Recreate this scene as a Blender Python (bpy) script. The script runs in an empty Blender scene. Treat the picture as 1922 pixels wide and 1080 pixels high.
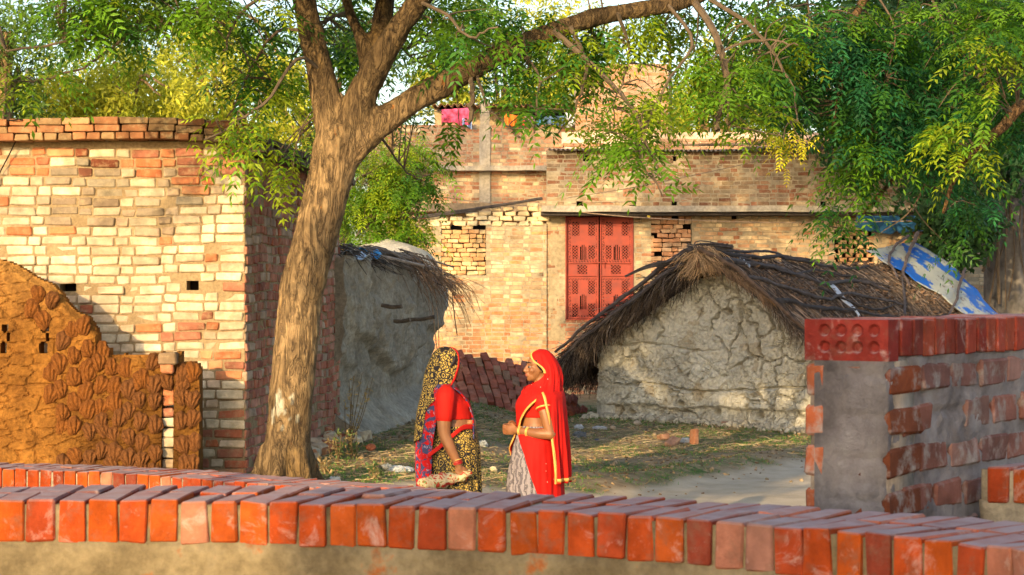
import bpy, math, random
import numpy as np
from mathutils import Vector, Matrix

# ---------------------------------------------------------------- camera, light, exposure
scene = bpy.context.scene
COL = scene.collection
R = math.radians
CAMZ = 1.95; FPX = 4000.0; HOR = 545.0
cam_d = bpy.data.cameras.new("camera"); cam = bpy.data.objects.new("camera", cam_d); COL.objects.link(cam)
cam.location = (0, 0, CAMZ); cam.rotation_euler = (R(90), 0, 0)
cam_d.sensor_width = 36; cam_d.lens = FPX / 1922 * 36; cam_d.shift_y = (HOR - 540) / 1922
cam_d.clip_start = 0.1; cam_d.clip_end = 2000
cam_d.dof.use_dof = True; cam_d.dof.focus_distance = 16.0; cam_d.dof.aperture_fstop = 12
scene.camera = cam
SUN_AZ = 22.0; SUN_EL = 15.0      # sun behind the camera, to its left
sdir = Vector((-math.sin(R(SUN_AZ)) * math.cos(R(SUN_EL)), -math.cos(R(SUN_AZ)) * math.cos(R(SUN_EL)), math.sin(R(SUN_EL))))
world = bpy.data.worlds.new("World"); scene.world = world; world.use_nodes = True
wn = world.node_tree; wn.nodes.clear()
wo = wn.nodes.new('ShaderNodeOutputWorld'); wb = wn.nodes.new('ShaderNodeBackground'); ws = wn.nodes.new('ShaderNodeTexSky')
ws.sky_type = 'NISHITA'; ws.sun_disc = False; ws.sun_elevation = R(SUN_EL); ws.sun_rotation = R(180 + SUN_AZ)
ws.air_density = 1.0; ws.dust_density = 2.0; ws.ozone_density = 1.0
wb.inputs['Strength'].default_value = 0.15
wn.links.new(ws.outputs[0], wb.inputs[0]); wn.links.new(wb.outputs[0], wo.inputs[0])
sl = bpy.data.lights.new("sun", 'SUN'); sun = bpy.data.objects.new("sun", sl); COL.objects.link(sun)
sl.energy = 2.6; sl.angle = R(0.6); sl.color = (1.0, 0.72, 0.36)
sun.rotation_euler = sdir.to_track_quat('Z', 'Y').to_euler(); sun.location = (-10, -20, 20)
scene.view_settings.view_transform = 'Standard'; scene.view_settings.look = 'None'
scene.view_settings.exposure = 1.25; scene.view_settings.gamma = 1.0
scene.cycles.max_bounces = 6; scene.cycles.transparent_max_bounces = 8

rng = np.random.default_rng(7); random.seed(7)
A = np.array
def P(px, py, D): return A([(px - 961) / FPX * D, D, CAMZ - (py - HOR) / FPX * D])

# ---------------------------------------------------------------- numpy noise
def _h(ix, iy, iz, seed):
    n = (ix.astype(np.int64) * 374761393 + iy.astype(np.int64) * 668265263 + iz.astype(np.int64) * 1274126177 + seed * 974711) & 0xffffffff
    n = ((n ^ (n >> 13)) * 1274126177) & 0xffffffff
    n = ((n ^ (n >> 16)) * 2246822519) & 0xffffffff
    return ((n ^ (n >> 15)) & 0xffffff) / float(0xffffff)
def vn(p, seed=0):
    p = np.asarray(p, float); i = np.floor(p).astype(np.int64); f = p - i; f = f * f * (3 - 2 * f); r = 0
    for dx in (0, 1):
        wx = f[:, 0] if dx else 1 - f[:, 0]
        for dy in (0, 1):
            wy = f[:, 1] if dy else 1 - f[:, 1]
            for dz in (0, 1):
                wz = f[:, 2] if dz else 1 - f[:, 2]
                r = r + wx * wy * wz * _h(i[:, 0] + dx, i[:, 1] + dy, i[:, 2] + dz, seed)
    return r * 2 - 1
def fbm(p, octv=4, seed=0, gain=.5):
    r = 0; a = 1; t = 0; p = np.asarray(p, float)
    for k in range(octv): r = r + a * vn(p * 2 ** k + k * 17.3, seed + k); t += a; a *= gain
    return r / t
def fb2(u, v, s=1, octv=4, seed=0): 
    u = np.asarray(u, float).ravel(); v = np.asarray(v, float).ravel()
    return fbm(np.stack([u * s, v * s, np.zeros_like(u) + .37], 1), octv, seed)
def voro(u, v, seed=0):
    iu = np.floor(u).astype(np.int64); iv = np.floor(v).astype(np.int64); F1 = np.full(u.shape, 9.); F2 = np.full(u.shape, 9.)
    for a in (-1, 0, 1):
        for b in (-1, 0, 1):
            cx = iu + a + _h(iu + a, iv + b, iu * 0, seed); cy = iv + b + _h(iu + a, iv + b, iu * 0 + 5, seed)
            d = np.hypot(u - cx, v - cy); m = d < F1; F2 = np.where(m, F1, np.minimum(F2, d)); F1 = np.where(m, d, F1)
    return F1, F2
def sst(x, a, b):
    t = np.clip((x - a) / (b - a), 0, 1); return t * t * (3 - 2 * t)

# ---------------------------------------------------------------- mesh accumulation
class MB:
    def __init__(s): s.v = []; s.q = []; s.t = []; s.c = []; s.n = 0
    def add(s, v, f, col=(1, 1, 1)):
        v = np.asarray(v, float).reshape(-1, 3)
        if len(v) == 0: return s
        col = np.asarray(col, float)
        if col.ndim == 1: col = np.repeat(col[None], len(v), 0)
        fs = f if isinstance(f, (list, tuple)) and len(f) and isinstance(f[0], np.ndarray) else [np.asarray(f)]
        for g in fs:
            if len(g) == 0: continue
            (s.q if g.shape[1] == 4 else s.t).append(g + s.n)
        s.v.append(v); s.c.append(col); s.n += len(v); return s
    def mesh(s, name, smooth=False):
        v = np.concatenate(s.v); c = np.concatenate(s.c)
        q = np.concatenate(s.q) if s.q else np.zeros((0, 4), int); t = np.concatenate(s.t) if s.t else np.zeros((0, 3), int)
        me = bpy.data.meshes.new(name); me.vertices.add(len(v)); me.vertices.foreach_set('co', v.astype(np.float32).ravel())
        nl = q.size + t.size; me.loops.add(nl); me.loops.foreach_set('vertex_index', np.concatenate([q.ravel(), t.ravel()]).astype(np.int32))
        npoly = len(q) + len(t); me.polygons.add(npoly)
        st = np.concatenate([np.arange(len(q)) * 4, len(q) * 4 + np.arange(len(t)) * 3]).astype(np.int32)
        me.polygons.foreach_set('loop_start', st)
        me.update(calc_edges=True); me.validate()
        at = me.color_attributes.new('Col', 'FLOAT_COLOR', 'POINT')
        at.data.foreach_set('color', np.concatenate([c, np.ones((len(c), 1))], 1).astype(np.float32).ravel())
        me.polygons.foreach_set('use_smooth', np.full(len(me.polygons), bool(smooth)))
        return me
    def build(s, name, m, parent=None, smooth=False, wn=False):
        o = bpy.data.objects.new(name, s.mesh(name, smooth)); COL.objects.link(o); o.data.materials.append(m)
        if parent is not None: o.parent = parent; 
        return o
def tag(o, label=None, cat=None, group=None, kind=None):
    if label: o['label'] = label
    if cat: o['category'] = cat
    if group: o['group'] = group
    if kind: o['kind'] = kind
    return o
def thing(name, label, cat, loc=(0, 0, 0), rz=0, group=None):
    o = bpy.data.objects.new(name, None); COL.objects.link(o); o.empty_display_size = .1
    o.location = loc; o.rotation_euler = (0, 0, rz); return tag(o, label, cat, group)
def rebase(mb, loc):      # shift collected world coordinates to a thing's local space
    for v in mb.v: v -= A(loc)
    return mb

# ---------------------------------------------------------------- shapes
def _tmpl():
    S = A([[x, y, z] for x in (-1, 1) for y in (-1, 1) for z in (-1, 1)], float); vs = []; idx = {}
    for i, s in enumerate(S):
        for k in range(3): idx[(i, k)] = len(vs); vs.append((i, k))
    def ci(x, y, z): return (x > 0) * 4 + (y > 0) * 2 + (z > 0)
    quads = []; tris = []
    for k in range(3):
        for sg in (-1, 1):
            o = [a for a in range(3) if a != k]; c = []
            for p, q in ((-1, -1), (1, -1), (1, 1), (-1, 1)):
                s = [0, 0, 0]; s[k] = sg; s[o[0]] = p; s[o[1]] = q; c.append(idx[(ci(*s), k)])
            quads.append(c)
    for k in range(3):
        o = [a for a in range(3) if a != k]
        for p in (-1, 1):
            for q in (-1, 1):
                s0 = [0, 0, 0]; s0[k] = -1; s0[o[0]] = p; s0[o[1]] = q; s1 = list(s0); s1[k] = 1
                quads.append([idx[(ci(*s0), o[0])], idx[(ci(*s1), o[0])], idx[(ci(*s1), o[1])], idx[(ci(*s0), o[1])]])
    for i in range(8): tris.append([idx[(i, 0)], idx[(i, 1)], idx[(i, 2)]])
    sg = A([S[i] for i, k in vs]); ax = A([k for i, k in vs])
    pos = sg * (1 - .2 * (np.arange(3)[None] != ax[:, None]))
    def fix(fs):
        r = []
        for f in fs:
            p = pos[f]; n = np.cross(p[1] - p[0], p[2] - p[0]); r.append(f if n @ p.mean(0) > 0 else f[::-1])
        return A(r)
    return sg, ax, fix(quads), fix(tris)
TS, TA, TQ, TT = _tmpl()
def boxes(mb, C, U, V, W, half, bev, col, jit=0.0):
    """n bevelled boxes: centres C (n,3), axes U,V,W, half sizes (n,3)"""
    C = np.asarray(C, float).reshape(-1, 3); n = len(C)
    if n == 0: return
    half = np.broadcast_to(np.asarray(half, float), (n, 3)); ax = [np.broadcast_to(np.asarray(a, float), (n, 3)) for a in (U, V, W)]
    bev = np.broadcast_to(np.asarray(bev, float), (n,)); col = np.broadcast_to(np.asarray(col, float), (n, 3))
    off = (np.arange(3)[None] != TA[:, None])
    L = TS[None] * (half[:, None] - bev[:, None, None] * off[None])
    if jit:
        cj = rng.normal(0, jit, (n, 8, 3)); L = L + np.repeat(cj, 3, 1)
    X = C[:, None] + L[..., 0:1] * ax[0][:, None] + L[..., 1:2] * ax[1][:, None] + L[..., 2:3] * ax[2][:, None]
    k = (np.arange(n) * 24)[:, None, None]
    mb.add(X.reshape(-1, 3), [(TQ[None] + k).reshape(-1, 4), (TT[None] + k).reshape(-1, 3)], np.repeat(col, 24, 0))
def box(mb, c, h, col=(1, 1, 1), bev=.004, rz=0, jit=0, U=None, V=None, W=None):
    if U is None: U = (math.cos(rz), math.sin(rz), 0); V = (-math.sin(rz), math.cos(rz), 0); W = (0, 0, 1)
    boxes(mb, [c], U, V, W, [h], min(bev, min(h) * .8), col, jit)
def beam(mb, p0, p1, w, h, col=(1, 1, 1), bev=.003):
    p0 = A(p0, float); p1 = A(p1, float); d = p1 - p0; L = np.linalg.norm(d); d /= L
    up = A([0, 0, 1.]) if abs(d[2]) < .9 else A([1., 0, 0]); s = np.cross(d, up); s /= np.linalg.norm(s); u = np.cross(s, d)
    boxes(mb, [(p0 + p1) / 2], d, s, u, [(L / 2, w / 2, h / 2)], min(bev, w * .3, h * .3), col)
def spline(pts, n):
    """Catmull-Rom through rows of pts (any dims)"""
    p = A(pts, float); m = len(p)
    if m == 2: t = np.linspace(0, 1, n)[:, None]; return p[0] * (1 - t) + p[1] * t
    q = np.vstack([2 * p[0] - p[1], p, 2 * p[-1] - p[-2]]); T = np.linspace(0, m - 1, n); i = np.minimum(T.astype(int), m - 2); t = (T - i)[:, None]
    a, b, c, d = q[i], q[i + 1], q[i + 2], q[i + 3]
    return .5 * ((2 * b) + (-a + c) * t + (2 * a - 5 * b + 4 * c - d) * t ** 2 + (-a + 3 * b - 3 * c + d) * t ** 3)
def tube(mb, pts, rad, sides=8, col=(1, 1, 1), caps=True, wob=0):
    p = A(pts, float); n = len(p); rad = np.broadcast_to(np.asarray(rad, float), (n,))
    t = np.gradient(p, axis=0); t /= np.linalg.norm(t, axis=1)[:, None] + 1e-9
    up = A([0, 0, 1.]) if abs(t[0][2]) < .9 else A([1., 0, 0]); s = np.cross(t[0], up); s /= np.linalg.norm(s)
    S = []; 
    for k in range(n):
        s = s - t[k] * (s @ t[k]); s /= np.linalg.norm(s) + 1e-9; S.append(s)
    S = A(S); B = np.cross(t, S); a = np.arange(sides) * 2 * math.pi / sides
    r = rad[:, None] * (1 + (rng.normal(0, wob, (n, sides)) if wob else 0))
    V = p[:, None] + r[..., None] * (np.cos(a)[None, :, None] * S[:, None] + np.sin(a)[None, :, None] * B[:, None])
    i, j = np.meshgrid(np.arange(n - 1), np.arange(sides), indexing='ij'); j2 = (j + 1) % sides
    q = np.stack([i * sides + j, i * sides + j2, (i + 1) * sides + j2, (i + 1) * sides + j], -1).reshape(-1, 4); V = V.reshape(-1, 3); F = [q]
    if caps:
        V = np.vstack([V, p[0], p[-1]]); jj = np.arange(sides); j2 = (jj + 1) % sides
        F.append(np.stack([np.full(sides, n * sides), j2, jj], 1)); F.append(np.stack([np.full(sides, n * sides + 1), (n - 1) * sides + jj, (n - 1) * sides + j2], 1))
    c = np.asarray(col, float)
    mb.add(V, F, c)
def ball(mb, c, r, col=(1, 1, 1), nu=12, nv=8, M=None, disp=None):
    r = np.broadcast_to(np.asarray(r, float), (3,)); th = np.linspace(0, math.pi, nv + 1)[1:-1]; ph = np.arange(nu) * 2 * math.pi / nu
    T, F = np.meshgrid(th, ph, indexing='ij'); X = np.stack([np.sin(T) * np.cos(F), np.sin(T) * np.sin(F), np.cos(T)], -1).reshape(-1, 3)
    X = np.vstack([X, [0, 0, 1], [0, 0, -1]])
    if disp is not None: X = X * (1 + disp(X))[:, None]
    X = X * r
    if M is not None: X = X @ np.asarray(M).T
    X = X + A(c); m = nv - 1; i, j = np.meshgrid(np.arange(m - 1), np.arange(nu), indexing='ij'); j2 = (j + 1) % nu
    q = np.stack([i * nu + j, (i + 1) * nu + j, (i + 1) * nu + j2, i * nu + j2], -1).reshape(-1, 4); k = np.arange(nu); k2 = (k + 1) % nu
    t = np.vstack([np.stack([np.full(nu, m * nu), k, k2], 1), np.stack([np.full(nu, m * nu + 1), (m - 1) * nu + k2, (m - 1) * nu + k], 1)])
    mb.add(X, [q, t], col)
def grid_faces(n, m, wrap=False):
    i, j = np.meshgrid(np.arange(n - 1), np.arange(m if wrap else m - 1), indexing='ij'); j2 = (j + 1) % m
    return np.stack([i * m + j, i * m + j2, (i + 1) * m + j2, (i + 1) * m + j], -1).reshape(-1, 4)
def sheet(mb, fn, nu, nv, col=(1, 1, 1), thick=0, tdir=None):
    """fn(u,v)->(n,3) ; u,v in 0..1 ; optional thickness along tdir"""
    u, v = np.meshgrid(np.linspace(0, 1, nu), np.linspace(0, 1, nv), indexing='ij'); X = fn(u.ravel(), v.ravel()); q = grid_faces(nu, nv)
    if not thick: mb.add(X, q, col); return
    G = X.reshape(nu, nv, 3)
    if tdir is None:
        a = np.gradient(G, axis=0); b = np.gradient(G, axis=1); N = np.cross(a, b); N /= np.linalg.norm(N, axis=2)[..., None] + 1e-9; N = N.reshape(-1, 3)
    else: N = np.broadcast_to(A(tdir, float), X.shape)
    k = nu * nv; idx = np.arange(k).reshape(nu, nv)
    rim = np.concatenate([idx[:, 0], idx[-1, 1:], idx[::-1, -1][1:], idx[0, ::-1][1:]]); r = np.stack([rim[:-1], rim[1:], rim[1:] + k, rim[:-1] + k], 1)
    mb.add(np.vstack([X, X - N * thick]), [q, q[:, ::-1] + k, r], col if np.ndim(col) == 1 else np.vstack([col, col]))
def mslab(mb, u0, u1, v0, v1, step, mask, front, thick, mapf, col=(1, 1, 1), colf=None, back=None):
    """slab whose front follows a height map; cells where mask(u,v) is False are cut right through"""
    nu = max(2, int(round((u1 - u0) / step))); nv = max(2, int(round((v1 - v0) / step)))
    gu = np.linspace(u0, u1, nu + 1); gv = np.linspace(v0, v1, nv + 1)
    U, V = np.meshgrid(gu, gv, indexing='ij'); cu, cv = np.meshgrid((gu[1:] + gu[:-1]) / 2, (gv[1:] + gv[:-1]) / 2, indexing='ij')
    K = mask(cu, cv) if mask else np.ones_like(cu, bool)
    n = (nu + 1) * (nv + 1); idx = np.arange(n).reshape(nu + 1, nv + 1)
    f = front(U.ravel(), V.ravel()) if front else np.zeros(n); b = (back(U.ravel(), V.ravel()) if back else 0) - thick + np.zeros(n)
    X = np.vstack([mapf(U.ravel(), V.ravel(), f), mapf(U.ravel(), V.ravel(), b)])
    a = idx[:-1, :-1][K]; bb = idx[1:, :-1][K]; c = idx[1:, 1:][K]; d = idx[:-1, 1:][K]
    F = [np.stack([a, bb, c, d], 1), np.stack([d, c, bb, a], 1) + n]
    Kp = np.pad(K, 1)
    for (dx, dy, p, q) in ((-1, 0, idx[:-1, :-1], idx[:-1, 1:]), (1, 0, idx[1:, 1:], idx[1:, :-1]), (0, -1, idx[1:, :-1], idx[:-1, :-1]), (0, 1, idx[:-1, 1:], idx[1:, 1:])):
        e = K & ~Kp[1 + dx:nu + 1 + dx, 1 + dy:nv + 1 + dy]; F.append(np.stack([p[e], q[e], q[e] + n, p[e] + n], 1))
    F = np.concatenate(F); used = np.unique(F); rm = np.zeros(2 * n, int); rm[used] = np.arange(len(used))
    c = np.tile(colf(U.ravel(), V.ravel()), (2, 1))[used] if colf else col
    mb.add(X[used], rm[F], c)
def strands(mb, Pb, Dr, L, w, col, segs=2, sag=0., kink=0.):
    """thin three-sided straws, vectorised: base points, directions, lengths"""
    n = len(Pb); Dr = Dr / (np.linalg.norm(Dr, axis=1)[:, None] + 1e-9); L = np.broadcast_to(L, (n,)); w = np.broadcast_to(w, (n,))
    s = np.cross(Dr, rng.normal(0, 1, (n, 3))); s /= np.linalg.norm(s, axis=1)[:, None] + 1e-9; b = np.cross(Dr, s); V = []
    kv = rng.normal(0, kink, (n, 3)) if kink else np.zeros((n, 3))
    for k in range(segs + 1):
        t = k / segs; c = Pb + Dr * (L * t)[:, None] + kv * (math.sin(t * 3.14159) * L)[:, None]; c = c - A([0, 0, 1.]) * (sag * t * t * L)[:, None]
        for a in (0, 2.094, 4.189): V.append(c + (s * math.cos(a) + b * math.sin(a)) * (w * (1 - .4 * t))[:, None])
    V = np.stack(V, 1); m = 3 * (segs + 1); F = []
    for k in range(segs):
        for j in range(3): F.append([3 * k + j, 3 * k + (j + 1) % 3, 3 * k + 3 + (j + 1) % 3, 3 * k + 3 + j])
    F = A(F)[None] + (np.arange(n) * m)[:, None, None]
    mb.add(V.reshape(-1, 3), F.reshape(-1, 4), np.repeat(np.broadcast_to(col, (n, 3)), m, 0))
def remesh(o, voxel, smooth=3, fac=.5):
    md = o.modifiers.new('r', 'REMESH'); md.mode = 'VOXEL'; md.voxel_size = voxel; md.use_smooth_shade = True
    if smooth: sm = o.modifiers.new('s', 'SMOOTH'); sm.iterations = smooth; sm.factor = fac
    bpy.context.view_layer.update(); dg = bpy.context.evaluated_depsgraph_get(); me = bpy.data.meshes.new_from_object(o.evaluated_get(dg))
    old = o.data; o.modifiers.clear(); ms = list(old.materials); o.data = me; me.materials.clear(); [me.materials.append(x) for x in ms]; bpy.data.meshes.remove(old)
    return o
def getco(o):
    v = np.zeros(len(o.data.vertices) * 3, np.float32); o.data.vertices.foreach_get('co', v); return v.reshape(-1, 3).astype(float)
def getno(o):
    v = np.zeros(len(o.data.vertices) * 3, np.float32); o.data.vertices.foreach_get('normal', v); return v.reshape(-1, 3).astype(float)
def setco(o, v): o.data.vertices.foreach_set('co', v.astype(np.float32).ravel()); o.data.update()
def setcol(o, c):
    at = o.data.color_attributes.get('Col') or o.data.color_attributes.new('Col', 'FLOAT_COLOR', 'POINT')
    at.data.foreach_set('color', np.concatenate([c, np.ones((len(c), 1))], 1).astype(np.float32).ravel())

# ---------------------------------------------------------------- materials
def sepbuild(name, mat, parent, fns):
    for fn in fns:
        m = MB(); fn(m); rebase(m, parent.location).build(name, mat, parent)
class Mt:
    def __init__(s, name, rough=.85, spec=.3):
        s.m = bpy.data.materials.new(name); s.m.use_nodes = True; s.t = s.m.node_tree; s.b = s.t.nodes['Principled BSDF']
        s.b.inputs['Roughness'].default_value = rough; s.b.inputs['Specular IOR Level'].default_value = spec; s._co = None
    def n(s, typ, ins=None, out=0, **at):
        nd = s.t.nodes.new('ShaderNode' + typ)
        for k, v in at.items(): setattr(nd, k, v)
        for k, v in (ins or {}).items():
            if v is None: continue
            if hasattr(v, 'is_linked') and hasattr(v, 'links'): s.t.links.new(v, nd.inputs[k])
            else: nd.inputs[k].default_value = v
        return nd.outputs[out] if out is not None else nd
    def co(s, scale=(1, 1, 1), rot=(0, 0, 0), kind='Object'):
        c = s.n('TexCoord', out=None).outputs[kind]
        if scale == (1, 1, 1) and rot == (0, 0, 0): return c
        return s.n('Mapping', {'Vector': c, 'Scale': scale, 'Rotation': rot})
    def noise(s, sc, det=4, ro=.55, vec=None, dist=0): return s.n('TexNoise', {'Vector': vec or s.co(), 'Scale': sc, 'Detail': det, 'Roughness': ro, 'Distortion': dist})
    def voro(s, sc, vec=None, feature='F1', out='Distance', rand=1): return s.n('TexVoronoi', {'Vector': vec or s.co(), 'Scale': sc, 'Randomness': rand}, out=out, feature=feature)
    def ramp(s, f, stops, interp='LINEAR'):
        nd = s.n('ValToRGB', {'Fac': f}, out=None); e = nd.color_ramp; e.interpolation = interp
        while len(e.elements) < len(stops): e.elements.new(.5)
        for el, (p, c) in zip(e.elements, stops): el.position = p; el.color = (*c, 1) if np.ndim(c) else (c, c, c, 1)
        return nd.outputs[0]
    def mix(s, f, a, b, mode='MIX'):
        nd = s.t.nodes.new('ShaderNodeMix'); nd.data_type = 'RGBA'; nd.blend_type = mode
        for k, v in ((0, f), (6, a), (7, b)):
            if hasattr(v, 'links'): s.t.links.new(v, nd.inputs[k])
            else: nd.inputs[k].default_value = v if k == 0 else (*v, 1)
        return nd.outputs[2]
    def math(s, op, a, b=0.0, c=None):
        i = {0: a, 1: b}
        if c is not None: i[2] = c
        return s.n('Math', i, operation=op)
    def col(s): return s.n('VertexColor', layer_name='Col')
    def base(s, c): 
        if hasattr(c, 'links'): s.t.links.new(c, s.b.inputs['Base Color'])
        else: s.b.inputs['Base Color'].default_value = (*c, 1)
        return s
    def bump(s, h, st=.5, dist=.01):
        b = s.n('Bump', {'Height': h, 'Strength': st, 'Distance': dist}); s.t.links.new(b, s.b.inputs['Normal']); return s
def brick_material(name, mortar=(.36, .31, .24), smear=.35, white=0., ns=1.0, bump=.5, soot=0., rough=.9, dust=0.):
    M = Mt(name, rough, .12); c = M.col()
    f = M.noise(9 * ns, 6, .65); c = M.mix(1.0, c, M.ramp(f, [(.25, (.55, .53, .5)), (.75, (1.38, 1.33, 1.28))]), 'MULTIPLY'); c = M.mix(1.0, c, M.ramp(M.noise(1.1, 6, .6), [(.35, (.72, .70, .68)), (.6, (1.08, 1.08, 1.08))]), 'MULTIPLY')
    if smear: c = M.mix(M.math('MULTIPLY', M.ramp(M.noise(14 * ns, 5, .7), [(.5, 0), (.68, 1)]), smear), c, mortar)
    if white: c = M.mix(M.math('MULTIPLY', M.ramp(M.noise(8 * ns, 7, .7, dist=.6), [(.56, 0), (.72, 1)]), white), c, (.62, .55, .52))
    if soot: c = M.mix(M.math('MULTIPLY', M.ramp(M.noise(1.3, 5, .6), [(.52, 0), (.66, 1)]), soot), c, (.07, .055, .045))
    if dust:
        nz = M.n('SeparateXYZ', {0: M.n('NewGeometry', out=1)}, out=2); c = M.mix(M.math('MULTIPLY', M.ramp(nz, [(.6, 0), (.95, 1)]), M.math('MULTIPLY', M.ramp(M.noise(11, 5, .6), [(.3, .55), (.6, 1)]), dust)), c, (.42, .33, .32))
    M.base(c); M.bump(M.noise(60 * ns, 5, .7), bump, .006); return M.m
def mortar_material(name, a, b, sc=6, bs=45, st=.6, dist=.01):
    M = Mt(name, .95, .1); c = M.ramp(M.noise(sc, 7, .65), [(.3, a), (.7, b)]); c = M.mix(1.0, c, M.ramp(M.noise(sc * 9, 3, .6), [(.3, .75), (.7, 1.2)]), 'MULTIPLY')
    c = M.mix(1.0, c, M.col(), 'MULTIPLY'); M.base(c); M.bump(M.noise(bs, 6, .7), st, dist); return M.m
def plain(name, c, rough=.8, var=.25, sc=12, bump=0, spec=.3):
    M = Mt(name, rough, spec); k = M.mix(1.0, c, M.ramp(M.noise(sc, 5, .6), [(.3, 1 - var), (.7, 1 + var)]), 'MULTIPLY'); k = M.mix(1.0, k, M.col(), 'MULTIPLY'); M.base(k)
    if bump: M.bump(M.noise(sc * 4, 4, .6), bump, .005)
    return M.m
def leaf_material(name, tr=.4, rough=.5, tint=(1.25, 1.1, .45)):
    M = Mt(name, rough, .35); c = M.mix(1.0, M.col(), M.ramp(M.noise(3, 3), [(.3, .75), (.7, 1.25)]), 'MULTIPLY'); M.base(c)
    T = M.n('BsdfTranslucent', {'Color': M.mix(1.0, c, tint, 'MULTIPLY')}); mx = M.n('MixShader', {0: tr, 1: M.b.outputs[0], 2: T})
    M.t.links.new(mx, M.t.nodes['Material Output'].inputs[0]); return M.m
# ---------------------------------------------------------------- materials in use
M_oldbrick = brick_material('old_brick', (.40, .31, .18), .5, 0, 1, .6)
M_farbrick = brick_material('far_brick', (.40, .32, .22), .55, 0, .8, .4, soot=.45)
M_redbrick = brick_material('new_red_brick', (.16, .09, .06), .5, .40, 1.3, .8, rough=.9, dust=.8)
M_mortar_old = mortar_material('old_mortar', (.22, .155, .085), (.36, .27, .16), 4, 40)
M_mortar_far = mortar_material('far_mortar', (.26, .21, .14), (.42, .35, .25), 1.5, 20)
M_cement = mortar_material('cement_render', (.20, .17, .13), (.42, .36, .26), 5, 50, .8, .012)
M_mudgrey = mortar_material('grey_mud', (.42, .395, .335), (.60, .575, .50), 2.5, 22, .9, .02)
M_mudwall = mortar_material('dark_grey_mud', (.27, .235, .185), (.46, .41, .33), 2.5, 20, .9, .03)
M_mudbrown = mortar_material('brown_mud', (.14, .055, .013), (.37, .165, .034), 4, 40, 1.0, .025)
M_dung = mortar_material('dung', (.10, .036, .012), (.24, .088, .020), 9, 90, 1, .012); M_dungd = mortar_material('dark_dung', (.07, .03, .013), (.20, .08, .026), 9, 90, 1, .012)
M_conc = mortar_material('concrete', (.26, .23, .19), (.44, .39, .32), 2.2, 30, .4, .01)
M_wood = plain('old_wood', (.16, .12, .09), .9, .4, 14, .4)
M_darkwood = plain('ledge_shade', (.05, .042, .04), .9, .4, 14, .4)
M_dark = plain('dark_inside', (.02, .015, .012), 1, .2)

# ---------------------------------------------------------------- ground
def path_s(X, Y): return (X - .75 - (Y - 20.3) * .60) * .857      # signed distance into the path
def gz(X, Y, fine=True):
    X = np.asarray(X, float); Y = np.asarray(Y, float); sh = X.shape
    s = (1 - sst(X, -1.1, 1.0)) * sst(Y, 14.2, 16.8) * (1 - sst(Y, 45, 60)); z = .38 * s
    z = z + .10 * np.exp(-((X + .3) ** 2 / .5 + (Y - 27.5) ** 2 / 8))
    z = z + .16 * (1 - sst(np.abs(path_s(X, Y) + .35), 0, .45)) * sst(Y, 17, 19) * sst(X, -.5, .5) * .5
    z = z - .05 * sst(path_s(X, Y), -.1, .3)
    z = z + .14 * sst(Y - .35 * (X - 1), 26, 30) * sst(X, .3, 1.2) * (1 - sst(Y, 33, 38))
    if fine: z = z + (.022 * fb2(X, Y, 1.7, 3, 3) + .010 * fb2(X, Y, 9, 3, 5)).reshape(sh) * (1 - .35 * sst(path_s(X, Y), -.1, .3))
    return z
gx = np.concatenate([-np.geomspace(400, 6, 22), np.arange(-5.9, 6.6, .065), np.geomspace(6.8, 400, 22)])
gy = np.concatenate([np.arange(-60, 12, 3.0), np.arange(12, 34, .075), np.arange(34.2, 46, .4), np.geomspace(47, 900, 22)])
GX, GY = np.meshgrid(gx, gy, indexing='ij'); GZ = gz(GX, GY)
ps = path_s(GX, GY) + .12 * fb2(GX, GY, 2.5, 4, 9).reshape(GX.shape)
pm = sst(ps, -.12, .12) * sst(GY, 16, 17.5)
gm = np.clip(fb2(GX, GY, 1.1, 4, 21).reshape(GX.shape) * 1.6 + .55, 0, 1) * (1 - pm)
gcol = np.stack([pm.ravel(), gm.ravel(), np.zeros(pm.size)], 1)
mb = MB(); mb.add(np.stack([GX.ravel(), GY.ravel(), GZ.ravel()], 1), grid_faces(len(gx), len(gy)), gcol)
M = Mt('earth', .95, .1); sep = M.n('SeparateColor', {'Color': M.col()}, out=None)
dirt = M.ramp(M.noise(5, 8, .7), [(.3, (.17, .115, .065)), (.52, (.30, .225, .14)), (.72, (.42, .33, .21))])
sand = M.ramp(M.noise(2.2, 8, .65), [(.3, (.42, .34, .25)), (.6, (.56, .47, .36)), (.75, (.62, .53, .42))])
grs = M.ramp(M.noise(30, 5, .7), [(.3, (.03, .07, .018)), (.6, (.09, .15, .04)), (.75, (.22, .21, .08))])
gfac = M.math('MULTIPLY', sep.outputs[1], M.ramp(M.noise(6, 6, .7), [(.42, 0), (.56, 1)]))
c = M.mix(gfac, dirt, grs); c = M.mix(sep.outputs[0], c, sand); M.base(c); M.bump(M.noise(40, 7, .75), .8, .02)
mb.build('ground', M.m, smooth=True); tag(bpy.data.objects['ground'], 'bare earth and dusty sand track with thin grass', kind='structure')

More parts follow.
